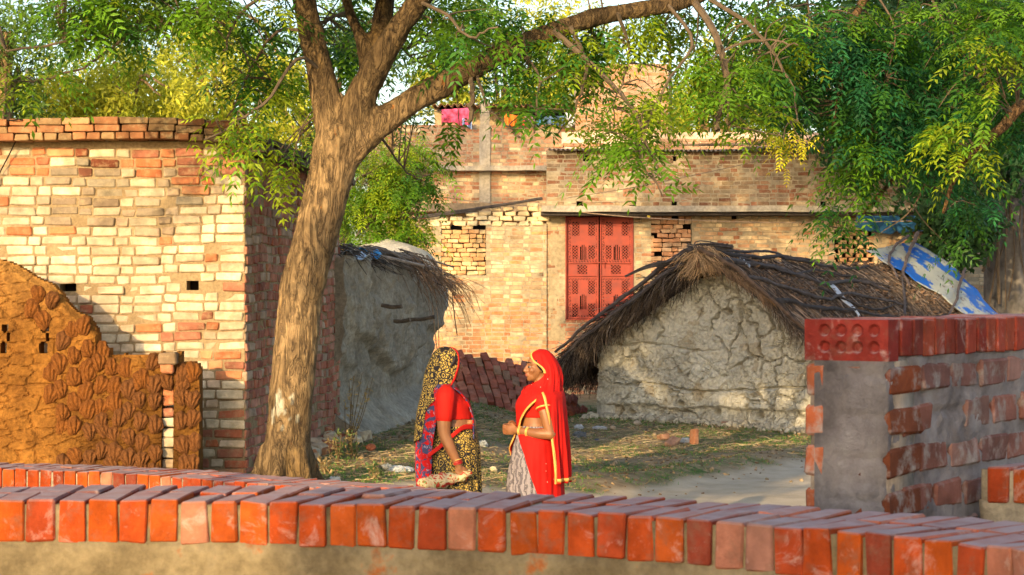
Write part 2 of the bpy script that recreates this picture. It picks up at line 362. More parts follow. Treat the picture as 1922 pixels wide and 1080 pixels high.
# ---------------------------------------------------------------- brick laying
def lay(L, H, course=.0835, bond='flemish', j=.013, u0=0.0):
    """rows of (u, v, half length, half height)"""
    out = []; k = 0; v = course / 2
    while v < H + course * .2:
        u = -rng.uniform(.0, .05) - (.09 if k % 2 else .0) + u0; h = k % 2
        while u < L:
            l = .228 if (bond == 'stretcher' or (bond == 'flemish' and h == 0)) else .112
            if bond == 'rand': l = .112 if rng.random() < .6 else .228
            l *= rng.uniform(.93, 1.05); a, b = max(u, u0), min(u + l, L)
            if b - a > .03: out.append(((a + b) / 2, v, (b - a) / 2, (course - j) / 2 * rng.uniform(.93, 1.05)))
            u += l + j; h ^= 1
        v += course; k += 1
    return A(out)
def brick_face(mb, O, U, N, rows, colf, keep=None, depth=.05, out=.006, jit=.0022, bev=.006, tilt=0.0, sagf=None):
    O = A(O, float); U = A(U, float); N = A(N, float); r = rows
    if keep is not None: r = r[keep(r[:, 0], r[:, 1])]
    if len(r) == 0: return
    z = r[:, 1].copy()
    if sagf is not None: z = z + sagf(r[:, 0], r[:, 1])
    z = z + rng.normal(0, .0018, len(z)); o = out + rng.normal(0, out * .55, len(z)) - depth
    C = O + r[:, 0:1] * U + z[:, None] * A([0, 0, 1.]) + o[:, None] * N
    th = rng.normal(0, .012 + tilt, len(z)); W = A([0, 0, 1.]); UU = U * np.cos(th)[:, None] + W * np.sin(th)[:, None]; WW = W * np.cos(th)[:, None] - U * np.sin(th)[:, None]
    boxes(mb, C, UU, np.broadcast_to(N, C.shape), WW, np.stack([r[:, 2], np.full(len(r), depth), r[:, 3]], 1), bev, colf(r[:, 0], r[:, 1]), jit)
BUFF = A([(.64, .56, .42), (.70, .62, .48), (.60, .50, .38), (.63, .51, .38), (.54, .42, .31)])
REDS = A([(.50, .17, .08), (.55, .22, .11), (.42, .14, .08), (.58, .28, .15), (.36, .15, .10)])
def pick(pal, n): return pal[rng.integers(0, len(pal), n)] * rng.uniform(.85, 1.12, (n, 1))
def blend_cols(n, pred, a=BUFF, b=REDS): m = rng.random(n) < pred; return np.where(m[:, None], pick(b, n), pick(a, n))
def wall_blocks(mb, O, U, N, u0, u1, v0, v1, holes, thick, col=(1, 1, 1), proud=0.0):
    """solid wall in one plane with rectangular openings cut through"""
    us = sorted({u0, u1, *[h[0] for h in holes], *[h[1] for h in holes]}); vs = sorted({v0, v1, *[h[2] for h in holes], *[h[3] for h in holes]})
    us = [u for u in us if u0 <= u <= u1]; vs = [v for v in vs if v0 <= v <= v1]
    O = A(O, float); U = A(U, float); N = A(N, float); n, m = len(us), len(vs)
    G = A([[O + U * u + A([0, 0, v]) for v in vs] for u in us]).reshape(-1, 3); idx = np.arange(n * m).reshape(n, m)
    K = np.ones((n - 1, m - 1), bool)
    for i in range(n - 1):
        for j in range(m - 1):
            c = ((us[i] + us[i + 1]) / 2, (vs[j] + vs[j + 1]) / 2)
            if any(h[0] < c[0] < h[1] and h[2] < c[1] < h[3] for h in holes): K[i, j] = False
    X = np.vstack([G, G - N * thick]); k = n * m; F = []; Kp = np.pad(K, 1)
    for i in range(n - 1):
        for j in range(m - 1):
            if not K[i, j]: continue
            a, b, c, d = idx[i, j], idx[i + 1, j], idx[i + 1, j + 1], idx[i, j + 1]; F += [[a, b, c, d], [d + k, c + k, b + k, a + k]]
            for (di, dj, p, q) in ((-1, 0, d, a), (1, 0, b, c), (0, -1, a, b), (0, 1, c, d)):
                if not Kp[1 + i + di, 1 + j + dj]: F.append([p, q, q + k, p + k])
    mb.add(X, A(F), col)

# ---------------------------------------------------------------- left brick house
BH = thing('brick_house', 'pale brick house at the left with a thick brick roof edge and two vent holes', 'house', (-2.28, 18.2, .36))
fr = A([-2.28, 18.2, 0]); z0 = .25; topz = 3.22
holes = [(1.44, 1.58, 1.94, 2.01), (.395, .50, 1.95, 2.03)]        # u measured leftwards from the corner
holesf = [(h[0], h[1], h[2] - z0, h[3] - z0) for h in holes]
sd = A([.105, .9945, 0.]); sn = A([.9945, -.105, 0.])
mb = MB()
wall_blocks(mb, (-2.28, 18.2, z0), (-1, 0, 0), (0, -1, 0), .004, 4.2, 0, topz - z0, holesf, .22)
wall_blocks(mb, tuple(fr + A([0, 0, z0]) + sd * .004), sd, sn, 0, 4.35, 0, topz - z0 - .12, [(1.62, 1.72, 1.63, 1.75), (1.14, 1.2, .98, 1.06)], .22)
box(mb, (-4.4, 20.4, 1.4), (2.0, 1.9, 1.15), bev=.01)
box(mb, (-6.4, 20.4, 1.7), (.1, 2.1, 1.6), bev=.01)
rebase(mb, BH.location).build('mortar', M_mortar_old, BH)
mb = MB()
def colF(u, v):
    n = len(u); y = v + z0
    red = .05 + .7 * sst(y, 2.75, 3.1) * .6 + .34 * np.exp(-((u - .25) / .35) ** 2) * (.35 + sst(y, 2.5, 3.1)) + .35 * (1 - sst(y, .7, 1.2)) * (u < .9)
    c = blend_cols(n, red); s = fb2(u, y, 1.6, 3, 4) + fb2(u, y, 7, 2, 8) * .5
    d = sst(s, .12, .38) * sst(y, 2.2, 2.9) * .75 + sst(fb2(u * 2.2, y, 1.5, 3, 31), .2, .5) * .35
    blk = (np.abs(u - 1.35) < .28) & (np.abs(y - 2.75) < .25) & (rng.random(n) < .75); d = np.where(blk, .68, d)
    return c * (1 - d[:, None] * .8)
def keepF(u, v):
    k = np.ones(len(u), bool)
    for h in holesf: k &= ~((u > h[0] - .05) & (u < h[1] + .05) & (v > h[2] - .03) & (v < h[3] + .03))
    return k
sag = lambda u, v: .012 * np.sin(u * 1.9 + v) + .006 * np.sin(u * 5.1)
rows = lay(4.1, topz - z0 - .03); brick_face(mb, (-2.28, 18.2, z0), (-1, 0, 0), (0, -1, 0), rows, colF, keepF, .05, .014, .0035, .009, .004, sag)
rebase(mb, BH.location).build('front_bricks', M_oldbrick, BH)
mb = MB()
def colS(u, v):
    y = v + z0; n = len(u); return blend_cols(n, .72 + .2 * (1 - sst(y, .9, 1.7)), A([(.44, .32, .25), (.50, .38, .30)]), A([(.42, .15, .10), (.46, .19, .13), (.36, .14, .11), (.48, .24, .18)])) * (.95 - .1 * sst(y, 2.2, 2.8))[:, None]
rows = lay(4.3, topz - z0 - .12, bond='rand'); brick_face(mb, tuple(fr + A([0, 0, z0])), sd, sn, rows, colS, lambda u, v: rng.random(len(u)) > .01, .05, .011, .004, .007, .012, lambda u, v: .02 * np.sin(u * 1.4) + .008 * np.sin(u * 6 + v * 2))
rebase(mb, BH.location).build('side_bricks', M_oldbrick, BH)
# roof edge: three corbelled brick courses with a ragged lower edge
mb = MB()
for k in range(3):
    r = lay(4.3, .06, .06, 'header' if k == 0 else 'stretcher'); u = r[:, 0] - .13
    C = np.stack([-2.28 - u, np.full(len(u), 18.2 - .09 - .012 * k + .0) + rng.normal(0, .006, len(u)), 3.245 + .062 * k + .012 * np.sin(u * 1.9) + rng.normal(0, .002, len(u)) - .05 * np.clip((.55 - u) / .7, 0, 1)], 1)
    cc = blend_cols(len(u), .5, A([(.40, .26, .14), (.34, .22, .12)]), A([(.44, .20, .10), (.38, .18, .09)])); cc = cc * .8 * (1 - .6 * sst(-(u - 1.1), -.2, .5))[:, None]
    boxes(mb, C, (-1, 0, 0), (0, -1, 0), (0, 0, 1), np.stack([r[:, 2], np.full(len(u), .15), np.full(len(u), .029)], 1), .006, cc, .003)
n = 34
for k in range(2):
    u = (np.arange(n) + .5) * .128 - .1
    C = fr + u[:, None] * sd + sn * (.06) + A([0, 0, 1.]) * (3.17 + .062 * k - .04 * u / 2 + rng.normal(0, .006, n))[:, None]
    boxes(mb, C, sd, sn, (0, 0, 1), (.06, .13, .029), .006, pick(A([(.12, .10, .085), (.17, .13, .10)]), n), .004)
box(mb, (-4.35, 20.4, 3.36), (1.95, 2.1, .05), (.3, .25, .2), .01)
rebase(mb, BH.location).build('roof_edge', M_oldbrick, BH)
sepbuild('vent_recess', M_dark, BH, [lambda m: box(m, (-2.28 - .45, 18.45, 1.98), (.2, .02, .1)), lambda m: box(m, (-2.28 - 1.51, 18.45, 1.98), (.2, .02, .1))])
# crumbled footing along the side wall
mb = MB()
n = 70; u = rng.uniform(.3, 4.4, n); C = fr + u[:, None] * sd + sn * rng.uniform(.02, .28, n)[:, None]; C[:, 2] = gz(C[:, 0], C[:, 1]) + rng.uniform(.0, .12, n) * (1 - np.clip((C - fr) @ sn / .3, 0, 1)) + .02
th = rng.uniform(0, 6, n); boxes(mb, C, np.stack([np.cos(th), np.sin(th), rng.normal(0, .2, n)], 1), np.stack([-np.sin(th), np.cos(th), rng.normal(0, .2, n)], 1), (0, 0, 1), np.stack([rng.uniform(.03, .09, n), rng.uniform(.03, .06, n), rng.uniform(.02, .045, n)], 1), .01, blend_cols(n, .35), .008)
tag(rebase(mb, BH.location).build('crumbled_footing', M_oldbrick, BH), kind='stuff')
# loose cable over the roof edge
mb = MB(); tube(mb, spline([P(36, 224, 17.9), P(44, 232, 17.98), P(20, 285, 18.12), P(-6, 340, 18.14), P(-20, 420, 18.14)], 16), .006, 5)
o = mb.build('roof_cable', M_dark); tag(o, 'thin black cable hanging over the roof edge at the far left', 'cable')
mb = MB(); tube(mb, spline([P(-20, 224, 18.0), P(20, 226, 17.93), P(36, 224, 17.9)], 8), .006, 5); o2 = mb.build('cable_run', M_dark, o)

# ---------------------------------------------------------------- dung wall with fuel cakes
DW = thing('mud_plastered_wall', 'low brown mud-plastered wall with stepped broken top and two zigzag vents', 'wall', (-3.4, 17.5, .36))
DY = 17.45; sc = DY / FPX
prof = A([(-60, 480), (0, 487), (30, 497), (62, 519), (95, 533), (113, 552), (128, 575), (148, 590), (165, 598), (180, 622), (182, 650), (203, 654), (206, 668), (232, 665), (262, 668), (298, 666), (301, 661), (337, 662), (340, 680), (350, 679), (371, 685), (375, 700)])
pu = (prof[:, 0] - 961) * sc; pv = CAMZ - (prof[:, 1] - HOR) * sc
def zig(cu, cv, px):
    cx = (px - 961) * sc; cz = CAMZ - (637 - HOR) * sc; t = (cv - cz) / .12; ins = np.abs(t) < 1
    off = np.where(t > .45, .0, np.where(t > -.1, .022, -.012)); w = np.where(t > .55, .055, np.where(t > -.25, .024, .05)); return ins & (np.abs(cu - cx - off) < w * .62)
def dmask(cu, cv):
    top = np.interp(cu, pu, pv) + .012 * fb2(cu, cv, 14, 2, 2).reshape(cu.shape); m = cv < top
    for px in (9, 84): m &= ~zig(cu, cv, px)
    pier = (cu > (303 - 961) * sc) & (cu < (326 - 961) * sc) & (cv < CAMZ - (684 - HOR) * sc)
    return m & ~pier
def dfront(u, v):
    top = np.interp(u, pu, pv); f = .035 * fb2(u, v, 3, 4, 11) + .012 * fb2(u, v, 14, 3, 12)
    F1, F2 = voro(u * 4.6, v * 11, 5); f = f - .018 * (1 - sst(F2 - F1, .02, .12)); return f - .06 * sst(-(top - v), -.07, 0) + .10 * (1 - sst(v, .35, 1.0)) * .5
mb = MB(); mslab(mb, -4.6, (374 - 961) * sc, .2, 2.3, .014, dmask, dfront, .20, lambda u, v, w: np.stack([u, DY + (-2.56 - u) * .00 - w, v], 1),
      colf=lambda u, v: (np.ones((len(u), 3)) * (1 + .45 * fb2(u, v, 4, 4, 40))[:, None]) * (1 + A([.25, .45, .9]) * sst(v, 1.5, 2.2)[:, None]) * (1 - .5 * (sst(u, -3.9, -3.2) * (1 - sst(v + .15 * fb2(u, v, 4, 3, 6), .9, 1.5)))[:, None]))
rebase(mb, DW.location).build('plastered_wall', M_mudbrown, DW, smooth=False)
mb = MB(); r = []
for k in range(14):
    z = .28 + k * .0835; w = rng.uniform(.047, .053); r.append(((314.5 - 961) * sc, z, w, .037))
r = A(r); r = r[r[:, 1] < CAMZ - (690 - HOR) * sc]
brick_face(mb, (0, DY + .03, 0), (1, 0, 0), (0, -1, 0), r, lambda u, v: blend_cols(len(u), .5, BUFF * .8, REDS * .8), None, .1, .005, .004, .01)
boxes(mb, [((318 - 961) * sc, DY + .02, CAMZ - (673 - HOR) * sc)], (1, 0, 0), (0, 1, 0), (0, 0, 1), [(.075, .13, .045)], .012, (.2, .14, .09), .005)
boxes(mb, [((316 - 961) * sc, DY + .03, CAMZ - (691 - HOR) * sc)], (1, 0, 0), (0, 1, 0), (0, 0, 1), [(.05, .12, .038)], .012, (.40, .15, .08), .004)
rebase(mb, DW.location).build('bare_brick_pier', M_oldbrick, DW)
def cake_mesh(seed):
    a = 21; th = np.linspace(-1, 1, a); U, V = np.meshgrid(th, th, indexing='ij'); rr = np.maximum(np.abs(U), np.abs(V)); k = rr / (np.hypot(U, V) + 1e-9); X = U * k; Y = V * k; rad = np.hypot(X, Y)
    h = np.sqrt(np.clip(1 - rad ** 2, 0, 1)) ** .8; nz0 = fb2(X, Y, 2.5, 2, seed + 50).reshape(X.shape); an = np.arctan2(X - .15, Y + 1.15); g = .5 + .5 * np.cos(an * 14 + seed + 1.5 * nz0); nz = fb2(X, Y, 5, 3, seed).reshape(X.shape)
    dep = .050 * h * (1 - .42 * (1 - g) ** 2 * sst(1 - rad, .0, .25)) + .009 * nz * h; ed = 1 + .09 * np.sin(np.arctan2(Y, X) * 3 + seed) + .05 * np.sin(np.arctan2(Y, X) * 7 + seed * 2)
    m = MB(); m.add(np.stack([X * .062 * ed, -dep, Y * .080 * ed], -1).reshape(-1, 3), grid_faces(a, a), (1, 1, 1)); back = MB()
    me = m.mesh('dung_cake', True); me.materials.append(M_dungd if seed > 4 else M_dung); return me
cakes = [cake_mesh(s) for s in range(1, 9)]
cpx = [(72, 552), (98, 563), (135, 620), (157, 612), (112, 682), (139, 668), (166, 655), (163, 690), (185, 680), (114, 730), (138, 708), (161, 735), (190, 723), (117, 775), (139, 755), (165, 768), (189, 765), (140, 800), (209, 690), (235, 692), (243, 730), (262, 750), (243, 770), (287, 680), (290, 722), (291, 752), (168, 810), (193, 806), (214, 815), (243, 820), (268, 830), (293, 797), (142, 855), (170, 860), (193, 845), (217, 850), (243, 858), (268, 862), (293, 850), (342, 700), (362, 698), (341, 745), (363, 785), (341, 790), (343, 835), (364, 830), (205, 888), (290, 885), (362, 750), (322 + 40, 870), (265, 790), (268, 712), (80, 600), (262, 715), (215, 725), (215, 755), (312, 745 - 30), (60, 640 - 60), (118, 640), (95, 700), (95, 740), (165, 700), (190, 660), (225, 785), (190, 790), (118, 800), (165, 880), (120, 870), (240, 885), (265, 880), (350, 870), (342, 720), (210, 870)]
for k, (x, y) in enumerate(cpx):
    dk = (y > 745 and x > 225) or (y > 780 and x < 300 and x > 160) or (y > 700 and x > 275) or (x > 330 and 740 < y < 850) or rng.random() < .12; o = bpy.data.objects.new('dung_cake', cakes[k % 4 + 4 * dk]); COL.objects.link(o); u = (x - 961) * sc; v = CAMZ - (y - HOR) * sc  # lower and right-hand cakes mostly take the darker mesh
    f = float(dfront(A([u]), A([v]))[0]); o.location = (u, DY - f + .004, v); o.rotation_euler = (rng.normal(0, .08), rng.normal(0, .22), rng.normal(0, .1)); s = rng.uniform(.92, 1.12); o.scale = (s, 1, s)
    tag(o, 'dark brown dung cake with finger ridges stuck to the mud-plastered wall' if dk else 'lighter ochre-brown dung cake with finger ridges stuck to the mud-plastered wall', 'dung cake', 'dark brown dung cakes on the mud wall' if dk else 'lighter ochre dung cakes on the mud wall')

# ---------------------------------------------------------------- near curved parapets
def parapet(name, label, pts, ztop, width, mats, pitch=.084, white=.3, zb=0.0, seed=0, rows=2, group=None):
    T = thing(name, label, 'low wall', (pts[len(pts) // 2][0], pts[len(pts) // 2][1], 0), group=group)
    p = spline([(x, y, 0) for x, y in pts], 400); d = np.r_[0, np.cumsum(np.linalg.norm(np.diff(p, axis=0), axis=1))]; L = d[-1]
    def at(s): return A([np.interp(s, d, p[:, 0]), np.interp(s, d, p[:, 1])]).T
    def fr_(s):
        a = at(s); b = at(s + .02); c = at(s - .02); t = b - c; t /= np.linalg.norm(t, axis=-1, keepdims=True); return a, t, np.stack([-t[..., 1], t[..., 0]], -1)
    n = int(L / pitch); s = (np.arange(n) + .5) * pitch + rng.normal(0, .0015, n); s = s[(s > .05) & (s < L - .05)]; n = len(s); mb = MB()
    wd = width / rows
    for r in range(rows):
        a, t, nn = fr_(s + (0 if r == 0 else rng.normal(0, .003))); cc = a + nn * (wd * (r + .5)); th = rng.normal(0, .012, n)
        C = np.concatenate([cc, np.full((n, 1), ztop - .0575) + rng.normal(0, .0018, (n, 1))], 1); C[:, :2] -= nn * rng.uniform(0, .008, (n, 1)) * (r == 0)
        T3 = np.concatenate([t, th[:, None]], 1); N3 = np.concatenate([nn, np.zeros((n, 1))], 1); c = pick(A([(.38, .062, .012), (.44, .088, .015), (.32, .052, .016), (.38, .072, .010), (.23, .045, .025)]), n)
        w = (rng.random(n) < white * .35)[:, None]; c = np.where(w, c * .6 + A([.16, .12, .10]), c)
        boxes(mb, C, T3, N3, np.cross(T3, N3), np.stack([np.full(n, .0372) + rng.normal(0, .0012, n), np.full(n, wd / 2 - .004), np.full(n, .0575)], 1), rng.uniform(.0025, .0065, n), c, .002)
    rebase(mb, T.location).build('brick_coping', mats[0], T)
    mb = MB(); ss = np.linspace(.02, L - .02, int(L / .02)); a, t, nn = fr_(ss); m = len(ss)
    def prism(o0, o1, za, zc, nz, nf, amp, sd_):
        zs = np.linspace(zc, za, nz); fs = np.linspace(o0, o1, nf)
        prof_ = [(o0, z) for z in zs] + [(f, za) for f in fs[1:]] + [(o1, z) for z in zs[::-1][1:]]; k = len(prof_); V = []
        for (o, z) in prof_:
            X = a + nn * o; q = np.stack([X[:, 0], X[:, 1], np.full(m, z)], 1); dd = amp * fbm(np.stack([ss * 7, np.full(m, z * 7), np.full(m, o * 3)], 1), 4, sd_); q[:, :2] -= nn * dd[:, None] * (1 if o < (o0 + o1) / 2 else -1); V.append(q)
        V = np.stack(V, 1); mb.add(V.reshape(-1, 3), grid_faces(m, k), (1, 1, 1)); V0 = V[0]; V1 = V[-1]
        for Q, fl in ((V0, 1), (V1, 0)):
            c = Q.mean(0); kk = np.arange(k - 1); f = np.stack([np.full(k - 1, k), kk + 1, kk] if fl else [np.full(k - 1, k), kk, kk + 1], 1); mb.add(np.vstack([Q, c]), f, (1, 1, 1))
    prism(.004, width - .004, ztop - .112, zb, 60 if zb > .8 else 40, 6, .010, 3)
    prism(.010, width - .010, ztop - .012, ztop - .14, 4, 6, .002, 4)
    rebase(mb, T.location).build('rendered_wall', mats[1], T, smooth=True)
    return T, fr_
M_wash = Mt('stained_cement', .95, .1); c = M_wash.ramp(M_wash.noise(3.5, 7, .65), [(.3, (.12, .09, .05)), (.55, (.23, .18, .105)), (.75, (.32, .26, .17))])
c = M_wash.mix(M_wash.ramp(M_wash.noise(7, 5, .6), [(.63, 0), (.70, 1)]), c, (.32, .11, .035)); c = M_wash.mix(1.0, c, M_wash.ramp(M_wash.noise(40, 4, .6), [(.3, .75), (.7, 1.15)]), 'MULTIPLY')
M_wash.base(c); M_wash.bump(M_wash.noise(45, 7, .7), .8, .012); M_wash = M_wash.m
fx = [(-420, 941), (-200, 940), (0, 940), (250, 940), (500, 942.5), (750, 950), (960, 956.5), (1150, 966), (1350, 979), (1500, 990), (1700, 1008.5), (1922, 1034), (2150, 1075)]
NP = [((x - 961) * (2288. / (y - HOR)) / FPX, 2288. / (y - HOR)) for x, y in fx]
parapet('curved_parapet', 'nearest curved low wall with a coping of red bricks on edge, running across the bottom', NP, 1.378, .46, (M_redbrick, M_wash), .0838)
fx2 = [(-300, 876), (-100, 878), (0, 880.5), (130, 885.5), (290, 893), (410, 902.5)]
NP2 = [((x - 961) * (4160. / (y - HOR)) / FPX, 4160. / (y - HOR)) for x, y in fx2] + [(-.73, 10.95), (.05, 10.1), (.5, 9.2)]
parapet('curved_parapet', 'farther curved low wall of red bricks, seen just behind the nearest parapet at the left', NP2, .912, .40, (M_redbrick, M_cement), .0845, zb=-.1)

# ---------------------------------------------------------------- brick pier wall on the right
cw = A([1.149, 6.5, 0]); dS = A([.574, .819, 0]); dE = A([.819, -.574, 0]); zt = 1.86
PW = thing('brick_wall', 'half-plastered brick wall on the right, its red coping ending in a brick with eight dimples', 'wall', (1.149, 6.5, 0))
mb = MB(); n = 30; s = (np.arange(n) + .5) * .084 + .005
C = cw + dS * s[:, None] - dE * .1425 + dE * rng.uniform(0, .004, (n, 1)); C[:, 2] = zt - .0575 + rng.normal(0, .002, n)
c = pick(A([(.23, .034, .024), (.28, .05, .030), (.20, .04, .03), (.31, .065, .035)]), n)
boxes(mb, C[1:], dS, dE, (0, 0, 1), (.037, .1425, .0575), .004, c[1:], .0015)
# end brick with dimples : face grid with eight round pits
def dimple(u, v):
    f = np.zeros_like(u)
    for a in range(4):
        for b in range(2):
            cu = -.2345 + .056 * a - .0 + .005; cv = zt - .034 - .052 * b; f = f - .012 * (1 - sst(np.hypot(u - cu - .012, v - cv), .012, .021))
    return f + .001 * fb2(u, v, 60, 2, 3)
mslab(mb, -.285, -.001, zt - .128, zt, .0035, None, dimple, .072, lambda u, v, w: cw + dE * u[:, None] - dS * (w + .001)[:, None] + v[:, None] * A([0, 0, 1.]), (.22, .030, .024))
rebase(mb, PW.location).build('brick_coping', M_redbrick, PW)
M = Mt('smeared_mortar', .95, .1); c = M.ramp(M.noise(5, 7, .65), [(.3, (.15, .13, .125)), (.5, (.34, .305, .295)), (.7, (.52, .48, .465))]); c = M.mix(1.0, c, M.col(), 'MULTIPLY'); M.base(c); M.bump(M.math('ADD', M.noise(30, 8, .8), M.math('MULTIPLY', M.noise(9, 3, .5), 1.5)), 1.0, .035); M_smear = M.m
mb = MB()
def sfr(u, v):
    row = np.floor(v / .13); t = (v / .13) - row; return -.012 * (1 - sst(np.minimum(t, 1 - t), .03, .16)) + .014 * fb2(u, v, 9, 5, 6) + .006 * fb2(u, v, 30, 3, 8)
mslab(mb, 0.0, 2.5, .2, zt - .115, .011, None, sfr, .24, lambda u, v, w: cw + dS * u[:, None] + dE * (w - .012)[:, None] + v[:, None] * A([0, 0, 1.]), colf=lambda u, v: A([.95, .95, 1.0]) * (1 + .3 * fb2(u, v, 3, 3, 5))[:, None])
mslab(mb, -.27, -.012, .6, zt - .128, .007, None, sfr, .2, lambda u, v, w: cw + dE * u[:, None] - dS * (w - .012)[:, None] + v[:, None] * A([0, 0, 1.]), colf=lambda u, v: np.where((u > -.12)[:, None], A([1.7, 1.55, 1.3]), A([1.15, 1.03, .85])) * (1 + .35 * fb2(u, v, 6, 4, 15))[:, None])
rebase(mb, PW.location).build('mortar', M_smear, PW, smooth=True)
mb = MB(); k = 0; z = zt - .185
while z > .7:
    n = 11; u = (np.arange(n) + .5) * .24 + (.11 if k % 2 else 0); kp = (rng.random(n) < .88) & (u > .05)
    C = cw + dS * u[:, None] + dE * rng.uniform(-.130, -.119, n)[:, None]; C[:, 2] = z; boxes(mb, C[kp], dS, dE, (0, 0, 1), np.stack([np.full(n, .108), np.full(n, .12), np.full(n, .045)], 1)[kp], .008, pick(A([(.24, .105, .085), (.20, .10, .09), (.27, .15, .13)]), n)[kp], .004)
    for (uu, hw, pr) in ((-.25, .035, -.002), (-.14, .055, -.004), (-.035, .034, -.008)):
        C = cw + dE * uu + dS * (.12 - pr); C[2] = z + rng.normal(0, .003); boxes(mb, [C], dE, dS, (0, 0, 1), (hw, .12, .046), .009, pick(A([(.44, .12, .05), (.38, .12, .06)]), 1) * (1 if uu < -.2 else .5), .004)
    z -= .128; k += 1
rebase(mb, PW.location).build('bricks', brick_material('smeared_brick', (.30, .27, .25), .9, .35, .8, 1.0), PW)
# short low wall joining it at the right edge
st = cw + dS * .80 + dE * .03; 
parapet('low_brick_wall', 'short low brick wall at the right edge, butting against the taller half-plastered wall', [(P(1838, 870, 7.0)[0], 7.0), (P(1880, 868, 6.88)[0], 6.88), (2.2, 6.45), (2.8, 6.1)], 1.378, .23, (M_redbrick, M_cement), .088, zb=.2, rows=1)
# ---------------------------------------------------------------- far brick house (right block with red gate)
BY = 40.0; S4 = BY / FPX
def bx(px): return (px - 961) * S4
def bz(py): return CAMZ - (py - HOR) * S4
FH = thing('brick_house', 'long far brick house behind the hut, with the red gate and a concrete ledge', 'house', (bx(1300), BY, 0))
floor = -.1; O = (0, BY, 0)
lowholes = [(bx(1062), bx(1188), bz(601), bz(404)), (bx(828), bx(912), bz(517), bz(417)), (bx(1222), bx(1298), bz(516), bz(405)), (bx(1012), bx(1020), bz(519), bz(511)),
            (bx(1566), bx(1640), bz(500), bz(432)), (bx(1082), bx(1095), bz(387), bz(378)), (bx(1181), bx(1194), bz(387), bz(378)), (bx(1259), bx(1271), bz(386), bz(377)), (bx(1540), bx(1552), bz(386), bz(378)), (bx(1640), bx(1652), bz(386), bz(378)),
            (bx(1094), bx(1107), bz(303), bz(291)), (bx(1110), bx(1124), bz(302), bz(294)), (bx(1236), bx(1248), bz(303), bz(293)), (bx(1258), bx(1270), bz(303), bz(293)), (bx(1373), bx(1384), bz(412), bz(403))]
mb = MB(); H_ = [(a, b, c - floor, d - floor) for a, b, c, d in lowholes]
wall_blocks(mb, (0, BY, floor), (1, 0, 0), (0, -1, 0), bx(1026), bx(1772), 0, bz(283) - floor, H_, .24)
wall_blocks(mb, (0, BY - .05, floor), (1, 0, 0), (0, -1, 0), bx(778), bx(1026), 0, bz(420) - floor, H_, .24)
rebase(mb, FH.location).build('mortar', M_mortar_far, FH)
PINK = A([(.42, .19, .11), (.36, .16, .09), (.44, .25, .15), (.38, .23, .14), (.40, .28, .19)]); CREAM = A([(.54, .42, .28), (.50, .36, .22), (.58, .47, .32), (.46, .30, .18)])
def keepH(z0): 
    def k(u, v):
        z = v + z0; m = np.ones(len(u), bool)
        for a, b, c, d in lowholes: m &= ~((u > a - .03) & (u < b + .03) & (z > c - .02) & (z < d + .02))
        return m
    return k
def colB(u, v):
    z = v + floor; n = len(u); s = fb2(u, z, .9, 3, 4)
    c = np.where((rng.random(n) < .5 + s)[:, None], pick(PINK, n), pick(CREAM, n))
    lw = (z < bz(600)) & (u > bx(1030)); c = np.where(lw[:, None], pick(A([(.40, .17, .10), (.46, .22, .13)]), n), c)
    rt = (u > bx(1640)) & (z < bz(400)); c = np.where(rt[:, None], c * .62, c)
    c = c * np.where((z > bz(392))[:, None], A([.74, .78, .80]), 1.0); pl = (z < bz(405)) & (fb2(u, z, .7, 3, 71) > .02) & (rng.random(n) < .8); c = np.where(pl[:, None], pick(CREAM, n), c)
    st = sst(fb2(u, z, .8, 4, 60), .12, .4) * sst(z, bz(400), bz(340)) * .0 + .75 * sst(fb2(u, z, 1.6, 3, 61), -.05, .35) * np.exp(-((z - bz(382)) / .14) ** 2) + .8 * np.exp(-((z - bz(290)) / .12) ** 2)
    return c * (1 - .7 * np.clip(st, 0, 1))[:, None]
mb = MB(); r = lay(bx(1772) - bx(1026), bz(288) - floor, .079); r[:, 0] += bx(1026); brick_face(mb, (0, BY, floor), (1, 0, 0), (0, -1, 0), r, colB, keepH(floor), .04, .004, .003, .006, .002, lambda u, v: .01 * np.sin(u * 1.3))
def colL(u, v):
    z = v + floor; n = len(u); s = fb2(u, z, 1.1, 3, 14); red = .22 + .85 * sst(fb2(u, z, .9, 2, 3) + (bz(545) - z) * .55, .0, .5); return blend_cols(n, np.clip(red, 0, .85), CREAM, A([(.60, .28, .13), (.55, .24, .12), (.62, .34, .17)]))
r = lay(bx(1026) - bx(778), bz(425) - floor, .079); r[:, 0] += bx(778); brick_face(mb, (0, BY - .05, floor), (1, 0, 0), (0, -1, 0), r, colL, keepH(floor), .04, .004, .003, .006, .002)
# rough sloping top of big dry-laid bricks under the pole
for k in range(6):
    xs = np.arange(bx(782), bx(1022), .235 if k % 2 else .24) + rng.uniform(0, .1); top = np.interp(xs, [bx(782), bx(905), bx(1022)], [bz(412), bz(392), bz(376)])
    z = bz(425) + .05 + k * .092; kp = z + .03 < top
    C = np.stack([xs, np.full(len(xs), BY + .02), np.full(len(xs), z)], 1)[kp]; C += rng.normal(0, .008, C.shape)
    boxes(mb, C, (1, 0, 0), (0, 1, 0), (0, 0, 1), np.stack([rng.uniform(.085, .115, len(C)), np.full(len(C), .10), rng.uniform(.036, .044, len(C))], 1), .012, pick(A([(.72, .62, .42), (.68, .55, .34)]), len(C)), .008)
rebase(mb, FH.location).build('bricks', M_farbrick, FH)
